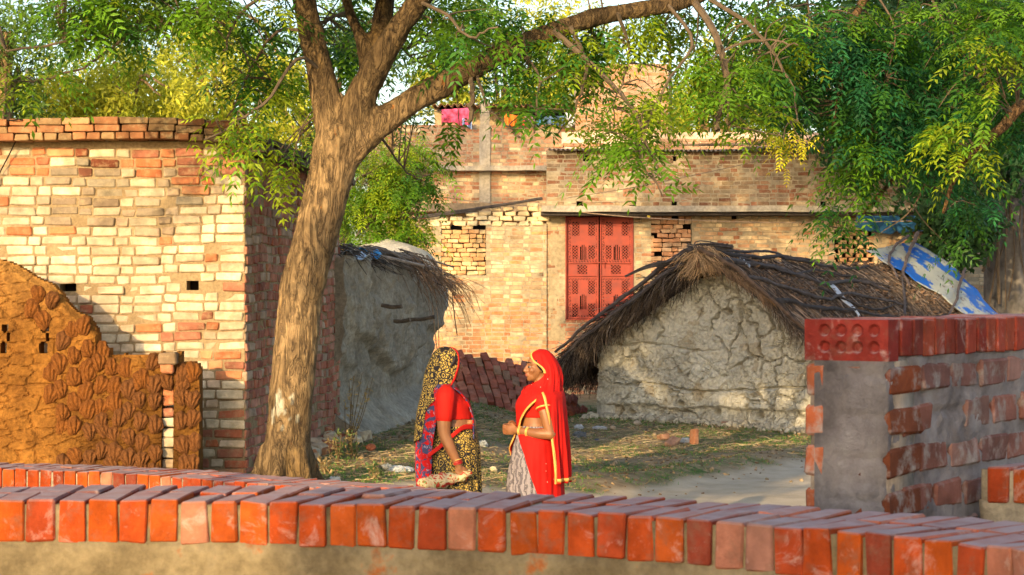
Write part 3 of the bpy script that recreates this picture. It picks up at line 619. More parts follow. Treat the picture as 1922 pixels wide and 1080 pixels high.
# plaster smear beside the gate, quoins, ledge, sills
mb = MB(); mslab(mb, bx(1030), bx(1061), bz(640), bz(410), .04, lambda u, v: fb2(u, v, 3, 3, 8).reshape(u.shape) > -.25, lambda u, v: .01 + .006 * fb2(u, v, 6, 2, 1), .05, lambda u, v, w: np.stack([u, BY - w, v], 1), (1, .97, .9))
rebase(mb, FH.location).build('plaster_patch', M_mortar_far, FH)
mb = MB()
def ledge(u0, u1, z0, z1, y0, y1, col, m, sag=0.0):
    n = 60; us = np.linspace(u0, u1, n); V = []
    for (y, z) in ((y1, z0), (y0, z0), (y0, z1), (y1, z1)): V.append(np.stack([us, np.full(n, y) + .012 * fb2(us, us * 0 + z, 2.5, 3, 2), z + sag * np.sin((us - u0) / (u1 - u0) * 3.14) + .012 * fb2(us, us * 0 + y, 3, 3, 5)], 1))
    V = np.stack(V, 1); F = grid_faces(n, 4, True); m.add(V.reshape(-1, 3), [F, A([[0, 1, 2, 3], [(n - 1) * 4 + 3, (n - 1) * 4 + 2, (n - 1) * 4 + 1, (n - 1) * 4]])], col)
ledge(bx(1016), bx(1752), bz(400), bz(389), BY - .62, BY - .008, (1, 1, 1), mb)
rebase(mb, FH.location).build('ledge', M_conc, FH)
mb = MB(); ledge(bx(1016), bx(1752), bz(406), bz(400.4), BY - .50, BY - .008, (1, 1, 1), mb); rebase(mb, FH.location).build('ledge_shade_strip', M_darkwood, FH)  # dark strip added below the ledge, standing in for its shadow
# infill of loose bricks
def infill(name, px0, px1, py0, py1, yoff, pal, gap=0, par=FH):
    mb = MB(); z = bz(py1) + .042; k = 0
    while z < bz(py0):
        u = bx(px0) + .0; 
        while u < bx(px1) - .04:
            l = rng.choice([.11, .17, .20]); l = min(l, bx(px1) - u - .008)
            if l > .04 and rng.random() > gap: boxes(mb, [(u + l / 2, BY + yoff + rng.normal(0, .012), z + rng.normal(0, .003))], (1, 0, rng.normal(0, .03)), (0, 1, 0), (0, 0, 1), [(l / 2, .07, .037)], .009, pick(pal, 1), .005)
            u += l + .012
        z += .086; k += 1
    return rebase(mb, par.location).build(name, M_farbrick, par)
infill('brick_infill', 828, 912, 417, 517, .05, A([(.66, .46, .24), (.62, .36, .18), (.70, .54, .32)]), .02)
infill('brick_infill', 1222, 1298, 405, 516, .05, A([(.50, .26, .15), (.56, .30, .17), (.60, .40, .26)]), .03)
mb = MB(); rr = 0; z = bz(500) + .04
while z < bz(433):
    u = bx(1566) + (.11 if rr % 2 else .03)
    while u < bx(1640) - .08: boxes(mb, [(u + .05, BY + .05, z)], (1, 0, 0), (0, 1, 0), (0, 0, 1), [(.075 if rr % 2 else .06, .06, .036)], .006, pick(A([(.62, .42, .24), (.50, .28, .15)]), 1), .003); u += .2
    z += .082; rr += 1
rebase(mb, FH.location).build('brick_grille', M_farbrick, FH)
sepbuild('dark_interior', M_dark, FH, [lambda m: box(m, ((bx(1603)), BY + .3, bz(466)), (.4, .02, .38)), lambda m: box(m, (bx(1262), BY + .32, bz(460)), (.42, .02, .6)), lambda m: box(m, (bx(870), BY + .32, bz(467)), (.45, .02, .55)), lambda m: box(m, (bx(1130), BY + .5, bz(500)), (.7, .02, 1.1))])
sepbuild('vent_recess', M_dark, FH, [(lambda m, h=h: box(m, ((h[0] + h[1]) / 2, BY + .2, (h[2] + h[3]) / 2), (.08, .01, .08))) for h in lowholes[5:]])
# corrugated tin roof with ballast
def corr(mb, x0, x1, y0, y1, z0, z1, pitch, amp, wob=.02, col=(1, 1, 1)):
    nx = int((x1 - x0) / pitch * 6); ny = 8
    def f(u, v):
        X = x0 + (x1 - x0) * u; Y = y0 + (y1 - y0) * v; Z = z0 + (z1 - z0) * v + amp * np.sin(X / pitch * 6.283) + wob * fb2(X, Y, .9, 3, 5); return np.stack([X, Y, Z], 1)
    sheet(mb, f, nx, ny, col, .006, (0, 0, 1))
M_tin = plain('rusty_tin', (.20, .16, .13), .6, .5, 5, .3); M_tile = plain('clay_tile', (.50, .27, .15), .9, .35, 10, .4)
mb = MB(); corr(mb, bx(1030), bx(1190), BY - .25, BY + 2.5, bz(281), bz(265), .085, .02, .03); corr(mb, bx(1185), bx(1420), BY - .22, BY + 2.5, bz(283), bz(268), .085, .02, .03, (.8, .9, 1)); corr(mb, bx(1415), bx(1575), BY - .3, BY + 2.5, bz(279), bz(262), .085, .02, .03)
rebase(mb, FH.location).build('tin_roof', M_tin, FH)
mb = MB(); box(mb, (bx(1420), BY + 2.6, bz(255)), (3.6, .1, .25), (.8, .6, .5)); r = lay(6.6, .30, .079, 'flemish'); r[:, 0] += bx(1240); brick_face(mb, (0, BY + 2.47, bz(274)), (1, 0, 0), (0, -1, 0), r, lambda u, v: pick(A([(.52, .30, .20), (.56, .36, .25)]), len(u)))
rebase(mb, FH.location).build('rear_parapet', M_farbrick, FH)
mb = MB()
for k in range(7): beam(mb, (bx(1270) + k * .45, BY + .3 + rng.uniform(-.2, .6), bz(272) + .03), (bx(1270) + k * .45 + rng.uniform(1, 2), BY + .5 + rng.uniform(-.2, .6), bz(271) + .05), .045, .045, rng.uniform(.6, 1.6) * A([1, 1, 1]))
o = rebase(mb, FH.location).build('roof_poles', M_wood, FH)
for k, px in enumerate([1048, 1066, 1082, 1096, 1118, 1132, 1158, 1176, 1205, 1226]):
    mb = MB(); box(mb, (0, 0, 0), (.10, .055, .036), (1, 1, 1), .008, jit=.003)
    if k == 0: me = mb.mesh('loose_brick'); me.materials.append(M_redbrick); at = me.color_attributes['Col']; at.data.foreach_set('color', np.tile(A([.56, .28, .16, 1.]), (len(me.vertices), 1)).astype(np.float32).ravel()); LB = me
    o = bpy.data.objects.new('loose_brick', LB); COL.objects.link(o); o.location = (bx(px), BY - .08 + rng.uniform(0, .12), bz(281) + .065 + (.02 if k % 3 else 0)); o.rotation_euler = (0, rng.normal(0, .06), rng.uniform(-.4, .4))
    tag(o, 'loose brick holding down the tin roof edge above the red gate', 'brick', 'bricks weighing down the tin roof')

# gate: two sheet-metal leaves cut with lattice windows, slats and scroll borders
M_gate = Mt('red_gate_paint', .55, .4); c = M_gate.mix(M_gate.ramp(M_gate.noise(4, 6, .6), [(.4, 0), (.75, 1)]), (.31, .042, .022), (.18, .034, .027)); M_gate.base(c); M_gate.bump(M_gate.noise(30, 4), .15, .004); M_gate = M_gate.m
GT = thing('metal_gate', 'red double-leaf metal gate with lattice windows and scroll borders in the far house', 'gate', (bx(1125), BY + .02, bz(600)))
gw = .63; gh = 1.96; pxs = 1.26 / 126.
def leafmask(flip):
    # windows in photo pixels within the 60 px wide leaf (0..60, 0..196 from the top)
    W = [(10, 24, 14, 43), (40, 52, 14, 43), (10, 22, 62, 90), (40, 52, 62, 90), (20, 38, 103, 122), (10, 22, 135, 163), (40, 52, 135, 163), (10, 22, 182, 209), (40, 52, 182, 209)]
    def m(cu, cv):
        x = cu / .63 * 62; y = (gh - cv) / gh * 215
        if flip: x = 62 - x
        k = np.ones(cu.shape, bool)
        for a, b, c, d in W:
            ins = (x > a) & (x < b) & (y > c) & (y < d); lat = (np.mod((x + y * .98), 6.0) > 1.7) & (np.mod((x - y * .98), 6.0) > 1.7); k &= ~(ins & lat)
        for (c, d) in ((60, 92), (162, 194)):
            for i, xc in enumerate((26.2, 29.4, 32.6, 35.8)): k &= ~((np.abs(x - xc) < .85) & (y > c + abs(i - 1.5) * 3) & (y < d))
        for (c, d) in ((8, 98), (130, 216 - 4)):
            inside = (x > 3) & (x < 59) & (y > c) & (y < d); edge = inside & ~((x > 8) & (x < 54) & (y > c + (6 if c > 100 else -9)) & (y < d - (6 if c < 100 else 6)))
            sc_ = np.hypot(np.mod(x + .6, 5.2) - 2.6, np.mod(y, 5.2) - 2.6); k &= ~(edge & (sc_ > 1.1) & (sc_ < 2.1) & (np.mod(np.arctan2(np.mod(y, 5.2) - 2.6, np.mod(x + .6, 5.2) - 2.6) + np.floor(y / 5.2) * 2, 6.28) > 2.2))
        return k
    return m
for s_, fl in ((0, False), (1, True)):
    mb = MB(); mslab(mb, 0, .60, .02, gh - .04, .0085, leafmask(False), None, .012, lambda u, v, w: np.stack([u + (-.615 if s_ == 0 else .015), -w + .03, v], 1))
    lf = mb.build('gate_leaf', M_gate, GT)
    mb = MB(); x0 = -.615 if s_ == 0 else .015
    for a, b in ((0, .02), (.58, .60)): box(mb, (x0 + (a + b) / 2, .012, gh / 2), (.012, .016, gh / 2 - .03))
    for z in (.03, .82, 1.06, gh - .05): box(mb, (x0 + .3, .010, z), (.28, .014, .012))
    mb.build('leaf_frame', M_gate, lf)
mb = MB()
for x in (-.628, .628): box(mb, (x, .0, gh / 2), (.012, .05, gh / 2))
box(mb, (0, 0, gh - .01), (.615, .05, .012)); box(mb, (0, 0, .0), (.615, .05, .012)); mb.build('gate_frame', M_gate, GT)
mb = MB(); box(mb, (.0, -.02, 1.07), (.13, .008, .01)); box(mb, (.09, -.025, 1.02), (.008, .008, .05)); mb.build('bolt', M_gate, GT)

# leaning pole over the sloping brick top, wires, blue tarpaulin, lamp bulb
mb = MB(); tube(mb, spline([(bx(782), BY - .12, bz(409)), (bx(850), BY - .15, bz(399)), (bx(940), BY - .15, bz(386)), (bx(1018), BY - .1, bz(373))], 24), [.028] * 24, 7, wob=.06); tube(mb, spline([(bx(768), BY - .25, bz(412)), (bx(840), BY - .2, bz(404)), (bx(905), BY - .15, bz(394))], 12), .02, 6, wob=.06)
tag(mb.build('wooden_pole', M_darkwood), 'dark crooked pole lying on the sloping top of pale bricks left of the red gate', 'pole')
for pts, l in (([(bx(1010), BY - .56, bz(391)), (bx(1100), BY - .6, bz(402)), (bx(1188), BY - .6, bz(410)), (bx(1330), BY - .6, bz(417)), (bx(1500), BY - .6, bz(420)), (bx(1780), BY - .6, bz(416))], 'sagging pale wire strung below the ledge across the red gate'),
               ([(bx(1060), BY - .3, bz(374)), (bx(1200), BY - .8, bz(353)), (bx(1400), BY - 1.5, bz(313)), (bx(1560), BY - 2, bz(274))], 'thin dark wire rising to the right across the upper wall of the far house'),
               ([(bx(815), 42, bz(360)), (bx(900), 42, bz(372)), (bx(1000), BY - .1, bz(388))], 'thin wire running down from the left to the ledge end')):
    mb = MB(); tube(mb, spline(pts, 30), .008, 5, (2.2, 2.1, 2.0) if 'pale' in l else (1, 1, 1)); tag(mb.build('wire', M_wood), l, 'wire')
M_tarpb = plain('blue_tarp', (.03, .13, .32), .5, .35, 6, .3)
mb = MB()
def tarpf(u, v):
    X = bx(1600) + (bx(1733) - bx(1600)) * u; top = bz(407); bot = bz(438 + 3 * 0) + .03 * np.sin(u * 9) - .05 * np.exp(-((u - .58) / .04) ** 2) * -1.2 + .12 * (u < .12) * (1 - u / .12); Z = top + (bot - top) * v; return np.stack([X, BY - .5 + .22 * v + .03 * np.sin(u * 22) * v, Z], 1)
sheet(mb, tarpf, 60, 10, (1, 1, 1), .005); tag(mb.build('tarpaulin', M_tarpb, smooth=True), 'torn blue tarpaulin hanging below the concrete ledge near the big right tree', 'tarpaulin')
mb = MB(); ball(mb, (bx(1215), BY - .45, bz(408)), .028, (1, 1, 1)); tube(mb, [(bx(1215), BY - .45, bz(401)), (bx(1215), BY - .45, bz(406))], .012, 6, (.1, .1, .1)); tag(mb.build('bulb', plain('bulb_yellow', (.75, .6, .08), .4)), 'small yellow bulb hanging under the ledge right of the red gate', 'bulb')

# far right sliver of house beyond the dark gap
SH = thing('brick_house', 'sliver of a pale brick house seen through the gap beside the right tree trunk', 'house', (bx(1830) * 1.1, 44, 0))
mb = MB(); wall_blocks(mb, (0, 44, 0), (1, 0, 0), (0, -1, 0), 9.05, 10.8, 0, 3.6, [], .2); rebase(mb, SH.location).build('mortar', M_mortar_far, SH)
mb = MB(); r = lay(1.7, 3.5, .079); r[:, 0] += 9.07; brick_face(mb, (0, 44, 0), (1, 0, 0), (0, -1, 0), r, lambda u, v: pick(CREAM, len(u))); rebase(mb, SH.location).build('bricks', M_farbrick, SH)

# ---------------------------------------------------------------- two-storey house at the back left with the balcony
UY = 44.0; S5 = UY / FPX
def ux(px, Y=UY): return (px - 961) * Y / FPX
def uz(py, Y=UY): return CAMZ - (py - HOR) * Y / FPX
UH = thing('brick_house', 'taller brick house at the back with washing on its balcony and a tiled roof', 'house', (ux(930), UY, 0))
hs = [(ux(838), ux(845), uz(325), uz(317)), (ux(875), ux(882), uz(325), uz(317)), (ux(980), ux(988), uz(326), uz(318))]
mb = MB(); wall_blocks(mb, (0, UY, 0), (1, 0, 0), (0, -1, 0), ux(690), ux(1092), 0, uz(236), hs, .24)
wall_blocks(mb, (0, 46.2, 0), (1, 0, 0), (0, -1, 0), ux(815, 46), ux(1088, 46), 3, uz(200, 46), [(ux(964, 46), ux(1018, 46), uz(236, 46), uz(207, 46)), (ux(1034, 46), ux(1080, 46), uz(236, 46), uz(208, 46))], .2, (1.15, 1.05, .95))
rebase(mb, UH.location).build('mortar', M_mortar_far, UH)
mb = MB(); r = lay(ux(1092) - ux(690), uz(238), .079); r[:, 0] += ux(690)
brick_face(mb, (0, UY, 0), (1, 0, 0), (0, -1, 0), r, lambda u, v: np.where((rng.random(len(u)) < .7)[:, None], pick(A([(.42, .22, .14), (.46, .28, .19), (.38, .18, .11)]), len(u)), pick(CREAM, len(u))), lambda u, v: (v > 2.2) & ~((u > ux(899)) & (u < ux(921))), .04, .004, .003, .006)
rebase(mb, UH.location).build('bricks', M_farbrick, UH)
mb = MB(); box(mb, ((ux(899) + ux(921)) / 2, UY + .02, (uz(236) + 2) / 2), (.115, .06, (uz(236) - 2) / 2)); box(mb, (ux(910), UY + .02, uz(214)), (.1, .05, .27)); rebase(mb, UH.location).build('concrete_column', M_conc, UH)
mb = MB(); ledge(ux(790), ux(1030), uz(322), uz(313), UY - .35, UY - .006, (1, 1, 1), mb); rebase(mb, UH.location).build('ledge', M_conc, UH)
mb = MB(); ledge(ux(770), ux(1026), uz(401), uz(386), UY - 1.2, UY - .006, (.7, .6, .5), mb); rebase(mb, UH.location).build('lower_roof_slab', M_conc, UH)
mb = MB(); corr(mb, ux(812, 45.5), ux(1092, 45.5), 45.3, 48, uz(199, 45.5), uz(190, 45.5), .14, .035, .02); rebase(mb, UH.location).build('tiled_roof', M_tile, UH)
sepbuild('dark_interior', M_dark, UH, [lambda m: box(m, (ux(990, 46), 47.2, uz(222, 46)), (1.4, .05, .4)), lambda m: box(m, (ux(850, 46), 46.0, uz(203, 46)), (.32, .06, .06))])
mb = MB(); box(mb, (ux(1012, 46), 46.0, uz(221, 46)), (.07, .04, .20)); rebase(mb, UH.location).build('blue_shutter', plain('blue_paint', (.04, .22, .50), .6, .15), UH)
for x0, x1, y0, y1, c, l in ((829, 882, 206, 236, (.75, .10, .20), 'pink and red cloth drying at the left end of the balcony'), (868, 886, 222, 237, (.30, .42, .68), 'small pale blue cloth on the balcony rail'), (947, 972, 213, 237, (.85, .24, .03), 'orange cloth drying on the balcony'),
                        (970, 986, 217, 234, (.75, .06, .05), 'red cloth drying beside the orange one on the balcony'), (984, 1004, 219, 236, (.30, .16, .22), 'dark printed cloth drying left of the blue shutter'), (1017, 1062, 219, 236, (.10, .17, .30), 'dark blue cloth drying right of the blue shutter'), (1060, 1080, 212, 238, (.70, .74, .82), 'white cloth drying at the right end of the balcony')):
    mb = MB(); w = ux(x1, 43.8) - ux(x0, 43.8); h = (y1 - y0) * 43.8 / FPX; xx = ux(x0, 43.8); zz = uz(y0, 43.8); ph = rng.uniform(0, 6); tilt = rng.uniform(-.06, .06)
    sheet(mb, lambda u, v: np.stack([xx + w * u, 43.78 + .04 * np.sin(u * 14 + ph) * (0.3 + v), zz - h * v * (1 + .12 * np.sin(u * 5 + ph)) - tilt * u], 1), 26, 8, (1, 1, 1), .006)
    m_ = plain('washed_cloth', c, .9, .35 if 'print' not in l and 'pink' not in l else .9, 8); tag(mb.build('hanging_cloth', m_, smooth=True), l, 'cloth', 'washing on the far balcony')
mb = MB(); tube(mb, spline([(ux(820, 43.8), 43.8, uz(207, 43.8)), (ux(950, 43.8), 43.8, uz(213, 43.8)), (ux(1085, 43.8), 43.8, uz(211, 43.8))], 12), .008, 4); tag(mb.build('clothes_line', M_darkwood), 'clothes line stretched above the far balcony wall', 'clothes line')
# tower behind the leaves
TW = thing('brick_tower', 'square brick stair tower half hidden by leaves above the far house', 'tower', (ux(1170, 43), 43, 4.5)); Tz0, Tz1 = uz(275, 43), uz(120, 43)
th_ = [(ux(1205, 43), ux(1214, 43), .72, .82), (ux(1224, 43), ux(1233, 43), .8, .9)]
mb = MB(); wall_blocks(mb, (0, 43, Tz0), (1, 0, 0), (0, -1, 0), ux(1080, 43), ux(1254, 43), 0, Tz1 - Tz0, th_, .2); box(mb, (ux(1167, 43), 44.3, (Tz0 + Tz1) / 2), (.9, 1.0, (Tz1 - Tz0) / 2)); rebase(mb, TW.location).build('mortar', M_mortar_far, TW)
mb = MB(); r = lay(ux(1254, 43) - ux(1080, 43), Tz1 - Tz0, .079); r[:, 0] += ux(1080, 43); brick_face(mb, (0, 43, Tz0), (1, 0, 0), (0, -1, 0), r, lambda u, v: pick(A([(.56, .26, .14), (.50, .28, .18), (.54, .34, .24)]), len(u)), lambda u, v: ~((u > th_[0][0] - .05) & (u < th_[1][1] + .05) & (v > .7) & (v < .9)))
rebase(mb, TW.location).build('bricks', M_farbrick, TW)
mb = MB(); tube(mb, [P(1259, 280, 42.6), P(1257, 60, 42.6)], .035, 8, (1.2, 1.1, 1.1)); tag(mb.build('wooden_pole', M_darkwood), 'dark upright pole against the right side of the brick tower', 'pole')
mb = MB(); tube(mb, [P(57, 420, 48) , P(57, 250, 48), P(55, 128, 48)], [.11, .105, .095], 10, (1, 1, 1)); o = mb.build('utility_pole', plain('pale_post', (.62, .58, .55), .8, .12)); tag(o, 'pale concrete utility pole rising behind the roof of the left brick house', 'pole')

# ---------------------------------------------------------------- grey mud house behind the brick house
MH = thing('mud_house', 'grey mud house with a rounded crumbling wall, between the tree trunk and the women', 'house', (-1.3, 26, .3))
a0 = A([-1.80, 22.2]); a1 = A([-.93, 29.2]); dd = a1 - a0; Lm = np.linalg.norm(dd); dd /= Lm; nn_ = A([dd[1], -dd[0]])
def mfront(u, v):
    f = .14 * fb2(u, v * 1.0, 1.1, 4, 3) + .11 * fb2(u * 1.4, v * .6, 3, 4, 7) + .05 * fb2(u, v, 8, 4, 9) + .04 * np.abs(fb2(u, v, 5, 3, 29))
    un = sst(-(v - 1.15 - .25 * np.sin(u * 1.3)), -.12, .02); f = f - .13 * un * (1 - sst(-v, -.75, -.35)) + .22 * (1 - sst(v, .3, .75))
    f = f - .9 * sst(u, Lm - .75, Lm) ** 2 * 1.0
    return f + .05 * np.abs(fb2(u, v * .3, 9, 3, 19)) * (v > 1.1)
def mtop(u): return 2.28 - .28 * sst(u, 3.2, Lm) + .05 * np.sin(u * 2.2)
mb = MB(); mslab(mb, 0, Lm, .1, 2.5, .026, lambda u, v: v < mtop(u), mfront, .5, lambda u, v, w: np.stack([a0[0] + dd[0] * u + nn_[0] * w, a0[1] + dd[1] * u + nn_[1] * w, v], 1), colf=lambda u, v: np.ones((len(u), 3)) * (1 + .25 * fb2(u, v, 2, 3, 2))[:, None])
rebase(mb, MH.location).build('mud_wall', M_mudwall, MH, smooth=False)
mb = MB(); ball(mb, P(752, 498, 30) + A([-.2, .6, -.15]), (.75, 1.3, .50), (1.15, 1.1, 1.05), 40, 24, disp=lambda X: .12 * fbm(X * 2, 4, 4)); rebase(mb, MH.location).build('mud_dome', M_mudgrey, MH, smooth=True)
mb = MB(); ball(mb, P(808, 548, 30.2) + A([-.25, .5, -.05]), (.50, .9, .42), (1.1, 1.05, 1.0), 36, 20, disp=lambda X: .12 * fbm(X * 2.2, 4, 9)); rebase(mb, MH.location).build('mud_dome', M_mudgrey, MH, smooth=True)
# ragged eave of sticks and thatch
def E(u, w, v): return A([a0[0] + dd[0] * u + nn_[0] * w, a0[1] + dd[1] * u + nn_[1] * w, v])
mb = MB(); n = 800; u = rng.uniform(.2, Lm - .1, n); b = A([E(x, rng.uniform(-.45, .12), mtop(A([x]))[0] + rng.uniform(.0, .13)) for x in u])
dr = np.stack([nn_[0] * .8 + rng.normal(0, .5, n), nn_[1] * .8 + rng.normal(0, .7, n), rng.normal(-.10, .12, n)], 1); sh = rng.random(n)[:, None]
strands(mb, b, dr, rng.uniform(.12, .38, n), rng.uniform(.004, .009, n), np.where(sh > .5, A([.8, .8, .82]), np.where(sh > .25, A([2.0, 1.9, 1.9]), A([.35, .32, .3]))) * rng.uniform(.6, 1.3, (n, 1)), 3, .25, .08)
n = 170; u = rng.uniform(2.8, Lm + .2, n); b = A([E(x, rng.uniform(-.1, .35), mtop(A([x]))[0] + rng.uniform(.0, .08)) for x in u]); dr = np.stack([rng.uniform(.3, 1, n), rng.normal(.4, .5, n), rng.normal(-.5, .4, n)], 1)
strands(mb, b, dr, rng.uniform(.15, .55, n), .005, A([2.2, 1.6, 1.15]) * rng.uniform(.4, 1.1, (n, 1)), 3, .5, .08)
rebase(mb, MH.location).build('thatch_eave', plain('weathered_thatch', (.16, .13, .105), .95, .3), MH)
mb = MB(); 
for k in range(9):
    ua = rng.uniform(.2, 3.0); p0 = E(ua, rng.uniform(-.3, .1), 2.36 + k * .008); p1 = E(ua + rng.uniform(1.2, 3.5), rng.uniform(-.1, .42), 2.28 + rng.uniform(-.1, .06)); tube(mb, spline([p0, (p0 + p1) / 2 + A([0, 0, .04]), p1], 10), rng.uniform(.012, .02), 6, rng.uniform(.8, 2.6) * A([1, 1, 1.05]), wob=.08)
for (x0, y0, x1, y1, D) in ((714, 573, 754, 576, 24.2), (764, 600, 816, 595, 25.6), (740, 603, 770, 600, 24.7)): tube(mb, spline([P(x0, y0, D), P((x0 + x1) / 2, (y0 + y1) / 2 + 2, D - .05), P(x1, y1, D - .1)], 8), .024, 7, wob=.12)
rebase(mb, MH.location).build('sticks', M_wood, MH)
sepbuild('hanging_rope', M_wood, MH, [lambda m: tube(m, spline([P(806, 520, 28.5), P(812, 580, 28.2), P(820, 655, 28.2)], 20), .007, 5, (4, 3.4, 2.8)), lambda m: tube(m, spline([P(812, 520, 28.5), P(822, 600, 28.2), P(824, 655, 28.2)], 20), .006, 5, (4, 3.4, 2.8)), lambda m: tube(m, spline([P(848, 540, 29), P(852, 585, 29), P(858, 630, 29)], 12), .008, 5, (2, 1.6, 1.2))])
mb = MB(); c0 = P(690, 470, 23.5); sheet(mb, lambda u, v: np.stack([c0[0] - .12 + .26 * u, c0[1] + .5 * v - .1, c0[2] - .02 + .06 * np.sin(u * 6) * np.cos(v * 5) - .03 * u], 1), 14, 14, (1.8, 3.2, 2.6), .006); tag(mb.build('plastic_sheet', M_tarpb, smooth=True), 'scrap of bright blue plastic on the mud house roof edge', 'plastic sheet')
mb = MB(); c1 = P(663, 474, 22.8); sheet(mb, lambda u, v: np.stack([c1[0] - .12 + .3 * u, c1[1] + .5 * v - .1, c1[2] - .02 + .05 * np.sin(u * 7) * np.cos(v * 4) - .02 * u], 1), 14, 14, (1, 1, 1), .006); M_plas = plain('pale_plastic', (.52, .55, .60), .4, .2, 9, .2, .5); tag(mb.build('plastic_sheet', M_plas, smooth=True), 'crumpled white plastic on the mud house roof beside the trunk', 'plastic sheet')
# ---------------------------------------------------------------- thatched mud hut
HB = thing('thatched_hut', 'low grey mud hut with a cracked gable and a sagging dark thatched roof', 'hut', (2.8, 30, .1))
gA = A([1.22, 30.5]); g = A([.84, -.543]); g /= np.linalg.norm(g); rd = A([.543, .84]); rd /= np.linalg.norm(rd); gn = -rd    # gable direction, ridge direction, gable outward normal
def GP(u, w, z): # along gable, outwards, height
    return np.stack([gA[0] + g[0] * u + gn[0] * w, gA[1] + g[1] * u + gn[1] * w, z + 0 * u], 1)
def pxu(px): # gable coordinate whose image column is px
    k = (px - 961) / FPX; return (k * gA[1] - gA[0]) / (g[0] - k * g[1])
def pz(px, py): u = pxu(px); return CAMZ - (py - HOR) / FPX * (gA[1] + g[1] * u)
gp = [(1120, 655), (1150, 632), (1195, 605), (1240, 572), (1280, 545), (1310, 525), (1350, 515), (1385, 525), (1420, 552), (1460, 578), (1500, 600), (1545, 628), (1580, 655)]
gu = A([pxu(a) for a, b in gp]); gv = A([pz(a, b) for a, b in gp]); UR = gu[-1]
def hfront(u, v):
    lay_ = np.where(v < .62 + .05 * np.sin(u * 2), .0, np.where(v < 1.18, -.012, -.024)); wu = u + .12 * fb2(u, v, 2.2, 3, 5); wv = v + .12 * fb2(u, v, 2.2, 3, 6)
    wu = wu + .10 * fb2(u, v, 6, 3, 15); wv = wv + .10 * fb2(u, v, 6, 3, 16); F1, F2 = voro(wu * 3.0, wv * 2.3, 2); G1, G2 = voro(wu * 7.5, wv * 8.5, 9); cm = .22 + .78 * sst(fb2(u, v, 1.4, 3, 77), -.35, .05)
    f = lay_ + .035 * fb2(u, v, 3, 4, 1) + .050 * np.abs(fb2(u, v, 7, 4, 2)) + .022 * fb2(u, v, 22, 3, 3)
    f = f - .11 * cm * (1 - sst(F2 - F1, .0, .085)) - .034 * (1 - sst(G2 - G1, .0, .11)) * (fb2(u, v, 1.5, 2, 44) > -.1)
    for zc, amp in ((.60, .055), (1.16, .035)): f = f - 1.5 * amp * (1 - sst(np.abs(v - zc - .035 * np.sin(u * 2.6) - .05 * fb2(u, v * 0, 4, 4, 8)), .0, .022)) * sst(fb2(u, v, 1.7, 3, 91), -.35, .1)
    low = .30 + .07 * fb2(u, v * 0, 2.2, 3, 12); f = f - .07 * (1 - sst(v - low, -.02, .03))
    for (hu, hv) in ((.52, .22), (1.35, .36), (1.9, .26), (2.55, .24), (.62, .62), (2.1, 1.65)): f = f - .16 * (1 - sst(np.hypot((u - hu) / 1.2, v - hv), .02, .06))
    return f
mb = MB(); mslab(mb, 0, UR, -.1, 2.7, .0155, lambda u, v: v < np.interp(u, gu, gv), hfront, .28, lambda u, v, w: GP(u, w, v), colf=lambda u, v: np.ones((len(u), 3)) * (1 + .2 * fb2(u, v, 1.6, 4, 2))[:, None] * np.where((fb2(u, v, 3.6, 3, 33) > .36)[:, None], A([.80, .74, .66]), 1.0))
rebase(mb, HB.location).build('gable_wall', M_mudgrey, HB, smooth=False)
RL = 7.4
mb = MB(); 
def sidew(o): return lambda u, v, w: np.stack([gA[0] + g[0] * o + rd[0] * u - g[0] * w * (1 if o < 1 else -1), gA[1] + g[1] * o + rd[1] * u - g[1] * w * (1 if o < 1 else -1), v], 1)
mslab(mb, .02, RL, -.1, 1.0, .08, None, lambda u, v: .04 * fb2(u, v, 3, 3, 4), .25, sidew(.01)); mslab(mb, .02, RL, -.1, .95, .08, None, lambda u, v: .04 * fb2(u, v, 3, 3, 5), .25, sidew(UR - .01))
rebase(mb, HB.location).build('side_wall', M_mudgrey, HB, smooth=True)
# roof frame: rake profile in gable coordinates (u, z)
upk = pxu(1338); zpk = pz(1338, 478)
rl = [(pxu(1062), pz(1062, 683)), (pxu(1120), pz(1120, 628)), (pxu(1180), pz(1180, 583)), (pxu(1240), pz(1240, 538)), (pxu(1290), pz(1290, 500)), (upk, zpk)]
rr_ = [(upk, zpk), (pxu(1400), pz(1400, 512)), (pxu(1460), pz(1460, 556)), (pxu(1520), pz(1520, 612)), (pxu(1590), pz(1590, 668)), (pxu(1625), pz(1625, 700))]
def roofp(side, t, s, lift=0.0):
    """t 0 ridge..1 eave ; s along the ridge ; returns points on the thatch surface"""
    pr = A(rl[::-1]) if side == 'l' else A(rr_); k = np.linspace(0, 1, len(pr)); u = np.interp(t, k, pr[:, 0]); z = np.interp(t, k, pr[:, 1])
    z = z + lift - .14 * np.sin(np.clip(s / RL, 0, 1) * 3.14) * .6 + .05 * fb2(s, t * 2, .8, 3, 7) * (1 if side else 1) + .06 * sst(s, 5.2, 6.6) * (1 - t)
    ww = -s; return np.stack([gA[0] + g[0] * u - gn[0] * s, gA[1] + g[1] * u - gn[1] * s, z], 1)
M_thatch = plain('thatch_straw', (.125, .108, .100), .95, .3, 20, .4)
for side in 'lr':
    mb = MB(); sheet(mb, lambda a, b: roofp(side, b, -.28 + (RL + .3) * a, -.03 + .03 * fb2(a * 40, b * 12, 1, 2, 3)), 120, 30, (.45, .42, .42), .13, (0, 0, 1))
    rebase(mb, HB.location).build('thatch_bed', M_thatch, HB)
mb = MB(); 
